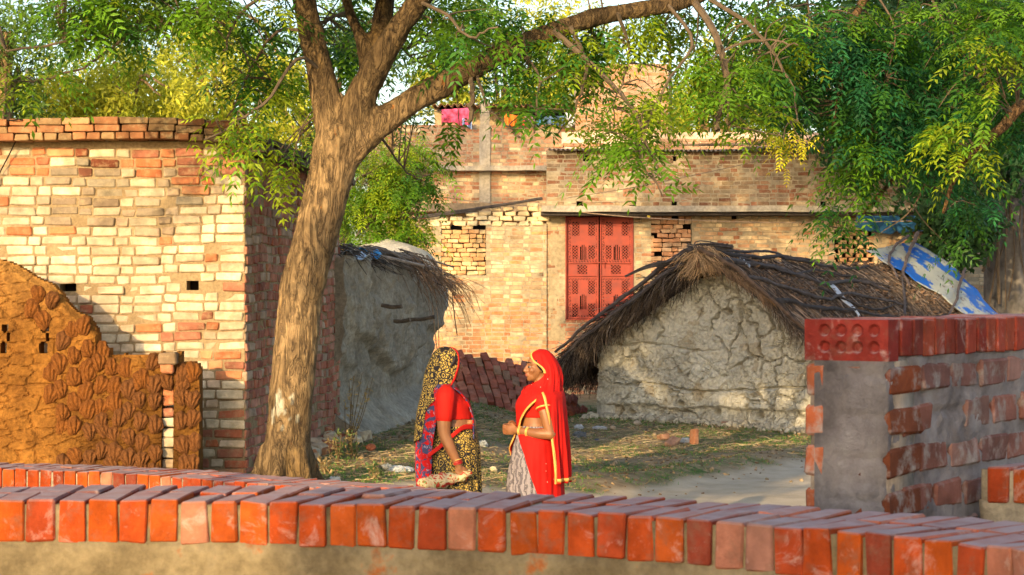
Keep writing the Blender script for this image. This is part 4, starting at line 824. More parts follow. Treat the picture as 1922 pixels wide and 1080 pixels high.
def tcol(n, warm=.0):
    r_ = rng.random((n, 1)); c = np.where(r_ < .38, A([.38, .34, .33]), np.where(r_ < .75, A([1.05, .95, .85]), np.where(r_ < .92, A([1.9, 1.65, 1.35]), A([2.6, 2.4, 2.2]))));
    return (c * (1 - warm) + warm * A([3.0, 2.0, 1.05]) * rng.uniform(.5, 1.2, (n, 1))) * rng.uniform(.7, 1.2, (n, 1))
n = 15000; t = rng.random(n) ** .8 * .98; s = rng.uniform(-.3, RL, n)
p0 = roofp('r', t, s, .02); p1 = roofp('r', t + .12, s + rng.normal(-.01, .10, n), .02); d_ = p1 - p0; d_ += rng.normal(0, .025, d_.shape) * np.linalg.norm(d_, axis=1)[:, None]
strands(mb, p0 + A([0, 0, 1]) * rng.uniform(0, .05, n)[:, None], d_, rng.uniform(.12, .50, n), rng.uniform(.0025, .006, n), tcol(n, .0) * np.where((s < .55)[:, None] & (rng.random((n, 1)) < .5), A([1.6, 1.35, 1.1]), 1.0), 2, .06, .03)
# leaf litter on the roof
n = 5200; t = rng.random(n); s = rng.uniform(.4, RL, n); k = (fb2(s, t * 2.2, 1.0, 3, 17) > -.05); t, s = t[k], s[k]; n = len(t); p0 = roofp('r', t, s, .055)
strands(mb, p0, rng.normal(0, 1, (n, 3)) * A([1, 1, .25]), rng.uniform(.03, .08, n), rng.uniform(.008, .02, n), A([1.0, .72, .5]) * rng.uniform(.4, 2.0, (n, 1)), 1)
rebase(mb, HB.location).build('thatch_straw', M_thatch, HB)
# left rake: thick ragged edge bundle seen end-on, and drooping eave tuft
mb = MB(); n = 3800; t = rng.random(n) ** .9 * 1.0; s = rng.uniform(-.42, .15, n); p0 = roofp('l', t, s, rng.uniform(-.11, .02, n)); p1 = roofp('l', np.minimum(t + .1, 1.1), s, 0); p1b = roofp('l', np.minimum(t + .0, 1.1), s, 0)
dd_ = (p1 - p1b); dd_[t > .9] = A([-.30, .1, -.45]); dd_ = dd_ + rng.normal(0, .12, dd_.shape)
strands(mb, p0, dd_, rng.uniform(.12, .42, n), rng.uniform(.003, .0075, n), tcol(n) * np.where((rng.random((n, 1)) < .35), A([.45, .45, .5]), 1), 3, .25, .06)
n = 600; t = rng.uniform(.35, 1.0, n); s = rng.uniform(-.42, -.1, n); p0 = roofp('l', t, s, -.10); strands(mb, p0, np.stack([rng.normal(-.1, .25, n), rng.normal(0, .25, n), -rng.uniform(.4, 1, n)], 1), rng.uniform(.08, .30, n) * (.5 + .8 * t), .0035, tcol(n, .2), 3, .2, .08)
n = 900; t = rng.uniform(.93, 1.03, n); s = rng.uniform(-.5, 1.2, n); p0 = roofp('l', t, s, -.05); strands(mb, p0, np.stack([rng.normal(-.45, .35, n), rng.normal(0, .3, n), -rng.uniform(.4, 1, n)], 1), rng.uniform(.15, .42, n), .005, tcol(n) * .6, 3, .2, .08)
rebase(mb, HB.location).build('rake_thatch', M_thatch, HB)
# golden tuft at the ridge end
mb = MB(); n = 1500; c0 = roofp('r', A([0.]), A([-.38]))[0]; side = rng.choice([-1, 1], n)
p0 = c0 + np.stack([g[0] * rng.normal(0, .05, n) + rd[0] * rng.uniform(-.12, .25, n), g[1] * rng.normal(0, .05, n) + rd[1] * rng.uniform(-.12, .25, n), rng.uniform(-.03, .10, n)], 1)
sl_ = rng.uniform(.35, 1.25, n); dr = np.stack([g[0] * side * np.cos(sl_) + gn[0] * rng.uniform(-.1, .5, n), g[1] * side * np.cos(sl_) + gn[1] * rng.uniform(-.1, .5, n), -np.sin(sl_)], 1)
strands(mb, p0, dr, rng.uniform(.14, .36, n) * np.where(side > 0, 1.0, 1.15), .0042, A([5.2, 3.9, 2.3]) * rng.uniform(.25, 1.15, (n, 1)), 3, .12, .09)
n = 550; t = rng.uniform(.02, .42, n); s = rng.uniform(-.45, -.2, n); p0 = roofp('r', t, s, -.02); strands(mb, p0, np.stack([g[0] * .6 + rng.normal(0, .25, n), g[1] * .6 + rng.normal(0, .2, n), -rng.uniform(.4, 1.2, n)], 1), rng.uniform(.08, .24, n), .004, tcol(n, .55), 3, .15, .06)
n = 450; t = rng.uniform(.42, .95, n); s = rng.uniform(-.4, -.2, n); p0 = roofp('r', t, s, -.08); strands(mb, p0, np.stack([rng.normal(.2, .3, n), rng.normal(0, .2, n), -rng.uniform(.3, 1.0, n)], 1), rng.uniform(.08, .28, n), .004, tcol(n, .1), 3, .15, .06)
rebase(mb, HB.location).build('golden_ridge_tuft', M_thatch, HB)
# poles and crooked branches laid over the thatch
def rpole(pts, r, col, side='r', sides=7):
    p = spline(pts, 40); q = roofp(side, p[:, 0], p[:, 1], .075); q[:, 2] += p[:, 2] if p.shape[1] > 2 else 0; q += .02 * np.stack([vn(q * 5, 3), vn(q * 5, 4), vn(q * 5, 5)], 1); m = MB(); tube(m, q, np.linspace(r * 1.1, r * .6, 40), sides, col, wob=.12)
    rebase(m, HB.location).build('roof_branch', M_darkwood, HB)
for pts, r in (([(.02, -.45, .0), (.08, .8, .02), (.04, 2.2, .02), (.12, 3.6, .0), (.10, 4.8, .02)], .032), ([(.14, -.35, .0), (.20, 1.0, .03), (.30, 2.0, .0), (.26, 3.2, .02), (.34, 4.2, 0)], .036), ([(.05, .0, .03), (.02, 1.5, .05), (.06, 3.0, .03)], .022),
               ([(.30, -.4, .02), (.44, 1.2, .02), (.40, 2.4, .04), (.46, 4.0, .0)], .026), ([(.46, -.4, .0), (.52, .6, .03), (.50, 2.0, .0), (.58, 3.4, .03), (.55, 5.2, .0)], .034), ([(.68, -.3, .0), (.70, 1.6, .03), (.66, 3.0, 0), (.74, 5.0, .02)], .03),
               ([(.55, 3.6, .02), (.25, 5.2, .06)], .022), ([(.80, 4.4, .02), (.62, 5.8, .03), (.60, 7.0, .0)], .022), ([(.1, .3, .04), (.25, 1.2, .04), (.2, 2.6, .05), (.32, 4.4, .02)], .018), ([(.36, 1.5, .03), (.5, 2.6, .03), (.48, 3.6, .04)], .018), ([(.85, .0, .03), (.82, 2.0, .03), (.88, 4.2, 0)], .028)): rpole(pts, r, rng.uniform(.8, 1.7) * A([1, 1, 1.05]))
rpole([(.02, -.55, .02), (.2, -.42, .0), (.5, -.40, -.03), (.8, -.40, -.03), (1.0, -.42, -.03)], .03, (2.2, 1.6, 1.1))
for pts, r in (([(.03, -.5, .0), (.3, -.45, -.0), (.6, -.45, .0), (.95, -.5, .0)], .035), ([(.05, -.35, .05), (.35, -.3, .04), (.7, -.38, .03)], .025), ([(.1, -.5, -.13), (.5, -.5, -.15), (.9, -.5, -.16)], .03)): rpole(pts, r, (1.6, 1.5, 1.5), 'l')
mb = MB(); q = c0 + A([0, 0, .06])   # twiggy bundle on the apex
for k in range(16): tube(mb, spline([q + rng.normal(0, .05, 3) - A([.12, 0, 0]), q + rng.normal(0, .03, 3) + A([.02, 0, .03]), q + A([rng.uniform(.15, .5), rng.uniform(-.1, .3), rng.uniform(-.15, .08)])], 8), rng.uniform(.008, .018), 5, (1.3, 1.3, 1.3), wob=.1)
for k in range(5): z_ = rng.uniform(-.05, .02); tube(mb, spline([roofp('l', A([.18 + k * .02]), A([-.5]), .05)[0], roofp('l', A([.28]), A([-.55]), .10 + z_)[0] - A([.12, 0, 0]), roofp('l', A([.40]), A([-.5]), .08)[0] - A([.25, 0, -.05])], 8), .015, 5, (1.3, 1.3, 1.3), wob=.1)
tube(mb, [c0 + A([-.02, -.06, -.16]) + A([gn[0], gn[1], 0]) * .05, c0 + A([-.02, 0, -.16]) - A([gn[0], gn[1], 0]) * .5], .045, 9, (2.6, 1.6, 1.0))
rebase(mb, HB.location).build('apex_twigs', M_darkwood, HB)
# scraps of plastic, and the blue and white sheet at the far end
for (t0, s0, w, l, lab_) in ((.10, .35, .10, .30, 'pale plastic scrap tucked near the peak of the thatched roof'), (.30, 2.2, .16, .7, 'pale plastic strip lying across the middle of the thatched roof'), (.62, 1.1, .12, .9, 'long twisted pale plastic strip hanging down the front of the thatch'), (.78, 2.6, .16, .8, 'pale plastic strip low on the thatch above the brick pier')):
    mb = MB(); sheet(mb, lambda u, v: roofp('r', t0 + (l / 2.6) * u * .9, s0 + w * (v - .5) * (1 + .4 * np.sin(u * 5)) - .25 * u, .085 + .02 * np.sin(u * 9 + v * 7)), 20, 8, (1, 1, 1), .004, (0, 0, 1)); tag(mb.build('plastic_sheet', M_plas, smooth=True), lab_, 'plastic sheet', None)
M = Mt('blue_white_sheet', .5, .4); c = M.mix(M.ramp(M.noise(1.5, 7, .65), [(.47, 0), (.50, 1)]), (.015, .12, .50), (.42, .43, .38)); c = M.mix(M.ramp(M.noise(7, 6, .7), [(.58, 0), (.64, 1)]), c, (.16, .12, .09)); M.base(c); M.bump(M.noise(12, 3), .3, .02)
mb = MB(); sheet(mb, lambda u, v: roofp('r', -.04 + .98 * u, 5.2 + 1.0 * u + (2.1 + .25 * np.sin(u * 7)) * v * (1 - .45 * u) + .06 * np.sin(u * 30), .12 + .03 * fb2(u * 14, v * 8, 1, 2, 5) + .10 * (1 - sst(u, .0, .4))), 50, 24, (1, 1, 1), .006, (0, 0, 1)); tag(mb.build('tarpaulin', M.m, smooth=True), 'blue and white plastic tarpaulin covering the far end of the thatched roof', 'tarpaulin')
for pts, r in (([(.0, 7.4, .3), (.2, 5.6, .12), (.35, 4.9, .08)], .03), ([(-.02, 7.0, .26), (.1, 5.6, .15), (.28, 4.8, .1)], .024), ([(.3, 7.6, .16), (.5, 6.0, .12), (.6, 5.0, .08)], .026)): rpole(pts, r, (2.4, 2.2, 2.2))

# ---------------------------------------------------------------- brick heap behind the women
def norm3(v): return v / (np.linalg.norm(v, axis=-1, keepdims=True) + 1e-9)
PL = thing('brick_heap', 'low sloping heap of closely laid dusty red bricks behind the two women', 'brick heap', (.3, 31, .2))
def heap(X, Y):
    zt_ = np.interp(X, [-1.1, -.7, -.3, .03, .45, .78, 1.1, 1.35], [.94, .97, .93, .86, .68, .46, .16, -.05]); return zt_ - .62 * (31.7 - Y) + .02 * fb2(X, Y, 2, 2, 3).reshape(np.shape(X))
mb = MB(); sheet(mb, lambda u, v: np.stack([-1.0 + 2.4 * u, 30.0 + 1.75 * v, heap(-1.0 + 2.4 * u, 30.0 + 1.75 * v) - .045], 1), 30, 24, (.6, .45, .38), .5, (0, 0, 1)); rebase(mb, PL.location).build('heap_core', M_cement, PL)
mb = MB(); ca, sa = math.cos(.22), math.sin(.22); i_, j_ = np.meshgrid(np.arange(-6, 30), np.arange(-6, 16), indexing='ij'); p_ = i_.ravel() * .117 + rng.normal(0, .003, i_.size); q_ = j_.ravel() * .196 + (i_.ravel() % 2) * .098
X = -1.2 + p_ * ca - q_ * sa; Y = 29.9 + p_ * sa + q_ * ca; k = (X > -.98) & (X < 1.32) & (Y > 29.95) & (Y < 31.72) & (heap(X, Y) > gz(X, Y) - .02); X, Y = X[k], Y[k]; n = len(X); e = .04
def hp(x, y): return np.stack([x, y, heap(x, y)], 1)
C = hp(X, Y); Ux = norm3(hp(X + e * ca, Y + e * sa) - C); Vx = hp(X - e * sa, Y + e * ca) - C; Vx = norm3(Vx - Ux * (Vx * Ux).sum(1)[:, None]); N2 = np.cross(Ux, Vx); tw = rng.normal(0, .035, (n, 1)); U2 = Ux + Vx * tw; V2 = Vx - Ux * tw
boxes(mb, C + N2 * rng.normal(0, .006, (n, 1)), U2, V2, N2, np.stack([rng.uniform(.050, .056, n), rng.uniform(.106, .114, n), np.full(n, .032)], 1), .006, np.where((rng.random(n) < .10)[:, None], A([.34, .20, .13]), pick(A([(.34, .105, .07), (.38, .125, .08), (.30, .10, .07), (.40, .16, .11)]), n)), .004)
rebase(mb, PL.location).build('laid_bricks', brick_material('dusty_brick', (.38, .27, .20), .3, .1, 1, .4), PL)
# ---------------------------------------------------------------- trees
M_bark = Mt('bark', .9, .15)
_v = M_bark.co((1, 1, .32)); f1 = M_bark.noise(22, 7, .7, _v, .4); f2 = M_bark.noise(13, 5, .6, M_bark.co((1, 1, .22)), 1.2); f2 = M_bark.math('ABSOLUTE', M_bark.math('SUBTRACT', f2, .5))
c = M_bark.ramp(f1, [(.3, (.08, .052, .03)), (.5, (.28, .185, .095)), (.7, (.47, .32, .16))]); c = M_bark.mix(M_bark.ramp(M_bark.noise(3.2, 5, .65, M_bark.co((1, 1, .5))), [(.56, 0), (.66, 1)]), c, (.46, .29, .12))
c = M_bark.mix(M_bark.ramp(M_bark.noise(7, 5, .7, M_bark.co((1, 1, .4))), [(.66, 0), (.70, 1)]), c, (.50, .20, .05)); c = M_bark.mix(M_bark.ramp(f2, [(.0, .7), (.035, 0)]), c, (.06, .04, .028)); c = M_bark.mix(1.0, c, M_bark.col(), 'MULTIPLY')
M_bark.base(c); M_bark.bump(M_bark.math('ADD', f1, M_bark.math('MULTIPLY', M_bark.ramp(f2, [(0, 0), (.08, 1)]), .6)), 1.0, .022); M_bark = M_bark.m
M_twig = plain('twig_bark', (.11, .08, .055), .9, .3, 20)
M_leaf = leaf_material('neem_leaf', .42); M_leaf2 = leaf_material('far_leaf', .42, .6)
def norm(v): return v / (np.linalg.norm(v, axis=-1, keepdims=True) + 1e-9)
def neem(mb, Pb, Dr, size, col, droop=.5, nl=6):
    """compound leaves: a hidden rachis with pairs of sickle leaflets"""
    n = len(Pb); Dr = norm(Dr); size = np.broadcast_to(size, (n,)); Z = A([0, 0, 1.]); side = norm(np.cross(Dr, Z) + rng.normal(0, .25, (n, 3)) + 1e-6); V = []; K = []
    L = .27 * size; dp = droop * rng.uniform(.6, 1.4, n)
    for j in range(nl * 2 + 1):
        k = j // 2; t = (k + .7) / (nl + .4) if j < nl * 2 else 1.0; sg = (1 if j % 2 else -1) if j < nl * 2 else 0
        c = Pb + Dr * (t * L)[:, None] - Z * (dp * t * t * L)[:, None]; T = norm(Dr - Z * (2 * dp * t)[:, None]); S = norm(side - T * (side * T).sum(1)[:, None])
        ld = norm(S * sg * 1.0 + T * (.65 if sg else 1) - Z * .22 + rng.normal(0, .10, (n, 3))); l = size * .072 * (1.0 - .45 * abs(t - .5)) * rng.uniform(.85, 1.15, n)
        nrm = norm(np.cross(T, S) + rng.normal(0, .25, (n, 3))); w = norm(np.cross(ld, nrm)); wd = (l * .16)[:, None]; bend = T * (l * .16)[:, None] * (1 if sg else 0)
        V += [c, c + ld * (l * .42)[:, None] + w * wd - bend * .4, c + ld * l[:, None] + bend * .6, c + ld * (l * .42)[:, None] - w * wd - bend * .4]
    V = np.stack(V, 1); m = V.shape[1]; F = (np.arange(m // 4) * 4)[None, :, None] + A([0, 1, 2, 3]) + (np.arange(n) * m)[:, None, None]
    cc = np.repeat(np.broadcast_to(col, (n, 3)), m, 0) * rng.uniform(.85, 1.15, (n * m // 4, 1)).repeat(4, 0); mb.add(V.reshape(-1, 3), F.reshape(-1, 4), cc)
GRN = {'d': A([.045, .15, .018]), 'm': A([.12, .26, .016]), 'y': A([.27, .37, .018]), 'c': A([.022, .12, .040]), 'g': A([.48, .44, .02])}
def sprays(mbl, mbt, centres, nodes, kind, size=1.0, m=8, droop=.5, reach=.13, twl=.8):
    """leafy twig ends at given centres, each tied by a thin twig to the nearest of the branch nodes"""
    centres = A(centres); kinds = A(list(kind)) if isinstance(kind, str) and len(kind) > 1 else None
    for i, c in enumerate(centres):
        k = kind if kinds is None else kinds[rng.integers(len(kinds))]
        if nodes is not None and mbt is not None:
            d = np.linalg.norm(nodes - c, axis=1); q = nodes[d.argmin()]; dist = d.min(); dv = c - q
            if dist > .05:
                st = q if dist < twl else c - dv / dist * twl
                tube(mbt, spline([st, (st + c) / 2 + A([0, 0, .10 * min(dist, 1)]) + rng.normal(0, .04, 3), c], 6), np.linspace(.008, .003, 6), 4, caps=False)
            outw = dv / (dist + 1e-6)
        else: outw = rng.normal(0, 1, 3)
        n = m + rng.integers(-2, 3); a = rng.uniform(0, 6.28, n); dr = np.stack([np.cos(a), np.sin(a), rng.uniform(-.5, .35, n)], 1) + outw * .5
        pb = c + rng.normal(0, reach * .5, (n, 3)); b = rng.uniform(.7, 1.3)
        neem(mbl, pb, dr, size * rng.uniform(.6, 1.22, n), GRN[k] * b * rng.uniform(.75, 1.25, (n, 1)), droop)
def region(px, py, rx, ry, n, D, dD, dens=.0, sc_=2.2, seed=1):
    """n centres scattered through a volume seen around a photo position, thinned by noise so that it clumps"""
    out = []
    while len(out) < n:
        a = rng.uniform(-1, 1, (n * 3, 3)); a = a[(a ** 2).sum(1) < 1]; d = D + a[:, 2] * dD; X = (px + a[:, 0] * rx - 961) / FPX * d; Z = CAMZ - (py + a[:, 1] * ry - HOR) / FPX * d
        q = np.stack([X, d, Z], 1); k = fbm(q * sc_, 2, seed) > dens; out += list(q[k])
        if len(out) == 0: dens -= .1
    return A(out[:n])

# --- leaf clouds for farther trees
def cloud(mb, C, rad, n, size, pal, seed=1, dens=-.05, fs=1.1, w=.33):
    rad = A(rad, float); a = rng.normal(0, 1, (n * 4, 3)); a = a / np.linalg.norm(a, axis=1)[:, None] * rng.random((n * 4, 1)) ** .38
    lump = 1 + .28 * fbm(a * 2.2, 3, seed); q = a * lump[:, None] * rad + A(C, float); q = q[fbm(q * fs, 3, seed + 3) > dens][:n]; n = len(q)
    d = norm(rng.normal(0, 1, (n, 3)) - A([0, 0, .5])); s = norm(np.cross(d, rng.normal(0, 1, (n, 3)))); l = size * rng.uniform(.6, 1.3, n)
    V = np.stack([q, q + d * (l * .45)[:, None] + s * (l * w * .5)[:, None], q + d * l[:, None], q + d * (l * .45)[:, None] - s * (l * w * .5)[:, None]], 1); F = A([0, 1, 2, 3])[None] + (np.arange(n) * 4)[:, None]
    t = (.5 + .9 * fbm(q * fs * 1.7, 3, seed + 9))[:, None]; pal = A(pal); c = pal[0] * (1 - np.clip(t, 0, 1)) + pal[1] * np.clip(t, 0, 1); mb.add(V.reshape(-1, 3), F, np.repeat(c * rng.uniform(.7, 1.3, (n, 1)), 4, 0))
# --- main neem tree
TD = 17.0
NT = thing('neem_tree', 'leaning neem with a forked trunk and a whitewash smear, beside the left brick house', 'tree', (P(537, 905, TD)[0], TD, .40))
mb = MB()
def limb(pts, m=None, n=26, sides=14):
    """pts rows: px, py, depth, diameter in px"""
    q = A([list(P(a, b, d)) + [w / 2 * d / FPX] for a, b, d, w in pts]); s = spline(q, n); tube(m or mb, s[:, :3], s[:, 3], sides); return s
trunk = limb([(535, 985, TD, 120), (536, 905, TD, 92), (540, 850, TD, 86), (549, 700, TD, 82), (557, 620, TD, 82), (566, 545, TD, 82), (583, 480, TD, 80), (604, 400, TD, 80), (620, 335, TD, 82), (634, 280, TD, 92), (645, 235, TD, 84)], n=50, sides=24)
L1 = limb([(632, 280, TD, 66), (618, 215, TD, 60), (604, 150, TD, 54), (590, 90, TD, 50), (577, 30, TD, 46), (568, -20, TD - .1, 44), (552, -90, TD - .2, 40), (530, -170, TD - .5, 36), (480, -330, TD - 1.0, 26), (420, -480, TD - 1.4, 16)])
L2 = limb([(650, 255, TD, 66), (672, 195, TD - .05, 62), (704, 130, TD - .1, 54), (745, 60, TD - .2, 48), (787, 0, TD - .3, 44), (830, -70, TD - .5, 40), (890, -220, TD - .8, 32), (960, -400, TD - 1, 20)])
L3 = limb([(650, 285, TD, 70), (705, 238, TD, 60), (765, 196, TD, 52), (830, 159, TD + .05, 48), (900, 122, TD + .1, 47), (960, 92, TD + .1, 45), (1040, 60, TD + .1, 40), (1120, 32, TD + .15, 37), (1210, 17, TD + .2, 32), (1300, -2, TD + .3, 27), (1420, -50, TD + .5, 22), (1560, -90, TD + .8, 14)], n=44)
L4 = limb([(668, 215, TD + .25, 50), (690, 145, TD + .35, 36), (680, 80, TD + .4, 28), (655, 20, TD + .5, 24), (640, -60, TD + .6, 20), (600, -200, TD + .8, 14)])
L5 = limb([(672, 200, TD + .25, 44), (700, 120, TD + .4, 42), (715, 50, TD + .5, 40), (724, -20, TD + .6, 36), (740, -140, TD + .9, 34), (800, -320, TD + 1.4, 18)])
for a in range(6):
    an = a * 1.05 + .3; b = P(537, 905, TD); tube(mb, spline([b + A([.14 * math.cos(an), .14 * math.sin(an), .28]), b + A([.22 * math.cos(an), .22 * math.sin(an), .06]), b + A([.34 * math.cos(an), .34 * math.sin(an), -.12])], 8), [.07, .07, .07, .065, .06, .055, .05, .04], 8)
o = mb.build('trunk', M_bark, None); remesh(o, .021, 5, .5)
v = getco(o); nn2 = getno(o); st_ = v * A([1, 1, .42]); rid = 1 - np.abs(fbm(st_ * 9, 4, 3)) * 2.2; big = fbm(v * 2.4, 3, 8)
v2 = v + nn2 * (.008 * rid - .005 + .018 * big + .006 * fbm(v * 30, 2, 5))[:, None]; setco(o, v2 - A(NT.location))
# whitewash smear is a paint layer on the bark: vertex colour
ww = np.exp(-(((v[:, 0] - P(533, 765, TD)[0]) / .14) ** 2 + ((v[:, 2] - P(0, 770, TD)[2]) / .17) ** 2) ** 1.3) * (v[:, 1] < TD) * (.55 + 1.5 * fbm(v * A([26, 26, 12]), 3, 4) + .1 - .2) 
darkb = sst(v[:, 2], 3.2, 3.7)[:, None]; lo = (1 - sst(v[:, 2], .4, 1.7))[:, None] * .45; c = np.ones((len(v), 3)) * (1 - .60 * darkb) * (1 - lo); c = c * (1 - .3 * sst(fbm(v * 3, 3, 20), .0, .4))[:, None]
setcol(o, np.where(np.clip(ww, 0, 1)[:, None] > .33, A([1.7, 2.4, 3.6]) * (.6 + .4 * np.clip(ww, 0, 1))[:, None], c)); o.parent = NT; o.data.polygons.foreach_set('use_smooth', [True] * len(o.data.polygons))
mbt = MB(); mbl = MB(); nodes = [s[:, :3] for s in (L1[8:], L2[8:], L3[10:], L4[4:], L5[6:])]
def branch(pts, w0, w1, n=16):
    q = spline([P(a, b, d) for a, b, d in pts], n); q = q + rng.normal(0, .010, q.shape) * np.linspace(0, 1, n)[:, None]; tube(mbt, q, np.linspace(w0, w1, n) / 2 * TD / FPX, 6, caps=False); nodes.append(q); return q
for pts, a, b in (([(882, 122, 17.1), (886, 170, 17), (883, 230, 17)], 11, 9), ([(890, 125, 17.1), (915, 200, 16.9), (950, 235, 16.9), (978, 258, 16.9)], 7, 4), ([(1070, 50, 17), (1100, 120, 17), (1085, 190, 17), (1050, 250, 16.9)], 10, 3), ([(1040, 58, 17), (1130, 140, 16.8), (1190, 210, 16.6), (1235, 320, 16.4)], 13, 3),
                  ([(1300, 0, 17.3), (1340, 60, 17), (1362, 130, 17), (1355, 200, 17), (1340, 245, 17)], 15, 12), ([(1362, 110, 17), (1368, 180, 17), (1364, 235, 17)], 7, 4), ([(1250, 5, 17.2), (1300, 80, 17), (1250, 160, 16.8), (1200, 280, 16.6), (1240, 370, 16.5)], 8, 3), ([(1160, 25, 17), (1180, 100, 17.2), (1150, 200, 17.2)], 9, 3),
                  ([(1320, -10, 17.3), (1420, 60, 17.3), (1480, 150, 17.3), (1500, 230, 17.2)], 10, 3), ([(1345, 100, 17), (1420, 75, 17), (1500, 85, 16.8)], 6, 3), ([(960, 90, 17), (1010, 140, 16.7), (1000, 250, 16.6)], 6, 3),
                  ([(610, 140, 17), (560, 110, 16.7), (500, 190, 16.5), (440, 230, 16.4), (390, 262, 16.3)], 8, 3), ([(572, 0, 17), (480, -20, 16.8), (380, 20, 16.5), (260, 60, 16.3), (120, 80, 16.2), (10, 95, 16)], 12, 4), ([(560, -60, 16.8), (450, 30, 16.3), (420, 100, 16.2)], 9, 3), ([(590, 60, 17), (520, 60, 17.4), (470, 130, 17.6), (430, 220, 17.6)], 8, 3),
                  ([(620, 190, 17.2), (590, 230, 17.8), (560, 260, 17.9), (548, 320, 17.9)], 6, 3), ([(250, 60, 16.3), (150, 130, 16.2), (60, 150, 16)], 6, 3), ([(600, -30, 17), (300, -120, 15.6), (60, -160, 14.8), (-150, -60, 14.5)], 16, 5),
                  ([(782, 0, 16.7), (840, 30, 16.3), (880, 70, 16.1), (930, 50, 16)], 8, 3), ([(720, 60, 17.6), (790, 120, 18.2), (830, 130, 18.6)], 6, 2), ([(700, 235, 17.2), (730, 280, 18.5), (760, 320, 19.5), (790, 340, 20)], 7, 2), ([(660, 20, 17.6), (610, 40, 18.6), (560, 90, 19), (520, 170, 19.2)], 8, 3)): branch(pts, a, b)
nodes = np.concatenate(nodes)
# (px, py, rx, ry, clumps, depth, depth spread, kinds)
REG = [(330, 12, 240, 38, 54, 16.6, 1.0, 'dmmy'), (490, 95, 80, 90, 34, 17.8, 1.2, 'ddm'), (100, 35, 140, 55, 34, 16.2, .8, 'dmm'), (60, 150, 90, 40, 8, 16.2, .6, 'ym'), (210, 70, 110, 30, 10, 16.4, .6, 'my'), (438, 235, 58, 42, 13, 16.4, .4, 'ymy'), (540, 300, 28, 38, 8, 17.4, .4, 'yym'), (520, 190, 50, 60, 10, 18.2, .8, 'ym'), (400, 80, 70, 40, 5, 17.2, 1, 'dm'),
       (650, 60, 90, 100, 40, 19.2, 1.0, 'dm'), (830, 40, 80, 50, 22, 17.5, 1.2, 'dmm'), (900, 55, 90, 45, 20, 16.6, 1.0, 'dm'), (840, 95, 60, 60, 14, 18.5, .8, 'dm'), (768, 205, 40, 50, 10, 19.0, .8, 'dm'), (838, 245, 30, 30, 2, 18.5, .6, 'dm'), (1000, 70, 70, 60, 22, 17.4, 1, 'ddm'), (1010, 130, 60, 45, 14, 17.4, .8, 'dm'),
       (1130, 110, 110, 60, 42, 17.2, 1, 'dmy'), (1160, 200, 110, 60, 36, 16.8, .8, 'mym'), (1190, 285, 60, 30, 11, 16.5, .4, 'ym'), (1000, 235, 28, 60, 6, 16.7, .3, 'md'), (1235, 330, 14, 35, 3, 16.4, .2, 'm'), (1250, 80, 120, 70, 40, 17.2, 1, 'yym'), (1330, 150, 100, 60, 26, 17.2, .8, 'ymm'), (1420, 90, 100, 80, 34, 17.6, .9, 'myd'), (1420, 190, 70, 60, 16, 17.2, .6, 'my'), (1340, 30, 130, 40, 24, 17.8, .6, 'dm'),
       (1480, 255, 40, 25, 6, 16.8, .4, 'g')]
for px, py, rx, ry, n, D, dD, k in REG: sprays(mbl, mbt, region(px, py, rx, ry, int(n * .5), D, dD, -.0), nodes, k, 1.15 if k != 'g' else .7, 8, .55, .14)
mbl_ = mbl
rebase(mbl, NT.location).build('crown', M_leaf, NT)
# upper crown, above the picture: clumps added to shade the hut and far house
mbu = MB()
n = 520; a = rng.normal(0, 1, (n * 4, 3)); a = a / np.linalg.norm(a, axis=1)[:, None] * rng.random((n * 4, 1)) ** .4; q = a * A([4.3, 3.4, 2.5]) + A([-2.0, 16.9, 6.9]); q = q[(q[:, 2] > CAMZ + 600 / FPX * q[:, 1]) & (fbm(q * .9, 3, 6) > -.08)][:n]
sprays(mbu, mbt, q, nodes, 'dm', 1.7, 9, .5, .3, 1.6)
cloud(mbu, (-2.6, 21.5, 9.3), (5.0, 2.6, 1.7), 3600, .28, [(.05, .12, .03), (.14, .24, .04)], 5, .07, .7)
cloud(mbu, (-1.75, 16.3, 5.55), (2.5, 1.5, 1.1), 9000, .20, [(.05, .12, .03), (.14, .24, .04)], 25, -.25, 1.2)
rebase(mbu, NT.location).build('unseen_upper_crown', M_leaf, NT)
rebase(mbt, NT.location).build('twigs', M_twig, NT)

# --- second neem: trunk outside the frame on the right, boughs hanging in
RT = thing('neem_tree', 'dark green neem boughs hanging in from the upper right corner over the hut', 'tree', (6.3, 20.5, 0)); mb = MB(); mbt = MB(); mbl = MB(); nodes = []
s = spline([(6.3, 20.5, -.1, .34), (6.2, 20.4, 1.5, .28), (5.9, 20.2, 3.2, .26), (5.4, 20.0, 5.0, .22), (5.0, 19.6, 6.8, .12)], 24); tube(mb, s[:, :3], s[:, 3], 16, (.7, .7, .7))
for pts in ([(5.9, 20.2, 3.4), P(1900, -40, 19.5), P(1750, -10, 19.0), P(1640, -30, 18.6), P(1500, -60, 18.4)], [(6.0, 20.3, 2.9), P(1930, 120, 19.6), P(1850, 170, 19.2), P(1760, 220, 19.0), P(1690, 320, 18.9), P(1620, 400, 18.8)], [(5.6, 20.1, 4.4), P(1850, -120, 19.5), P(1700, -100, 19.2), P(1600, 40, 18.8), P(1580, 150, 18.6), P(1560, 260, 18.6)], [(5.9, 20.2, 3.1), P(1950, 200, 18), P(1880, 240, 17.8), P(1800, 320, 18.2), P(1770, 400, 18.4)]):
    q = spline(pts, 26); tube(mb, q, np.linspace(.075, .012, 26), 8, (.55, .5, .5)); nodes.append(q[4:])
rebase(mb, RT.location).build('trunk', M_bark, RT, smooth=True)
def br2(pts, w=.012):
    q = spline([P(*p) for p in pts], 14); tube(mbt, q, np.linspace(w, w * .3, 14), 5, caps=False); nodes.append(q)
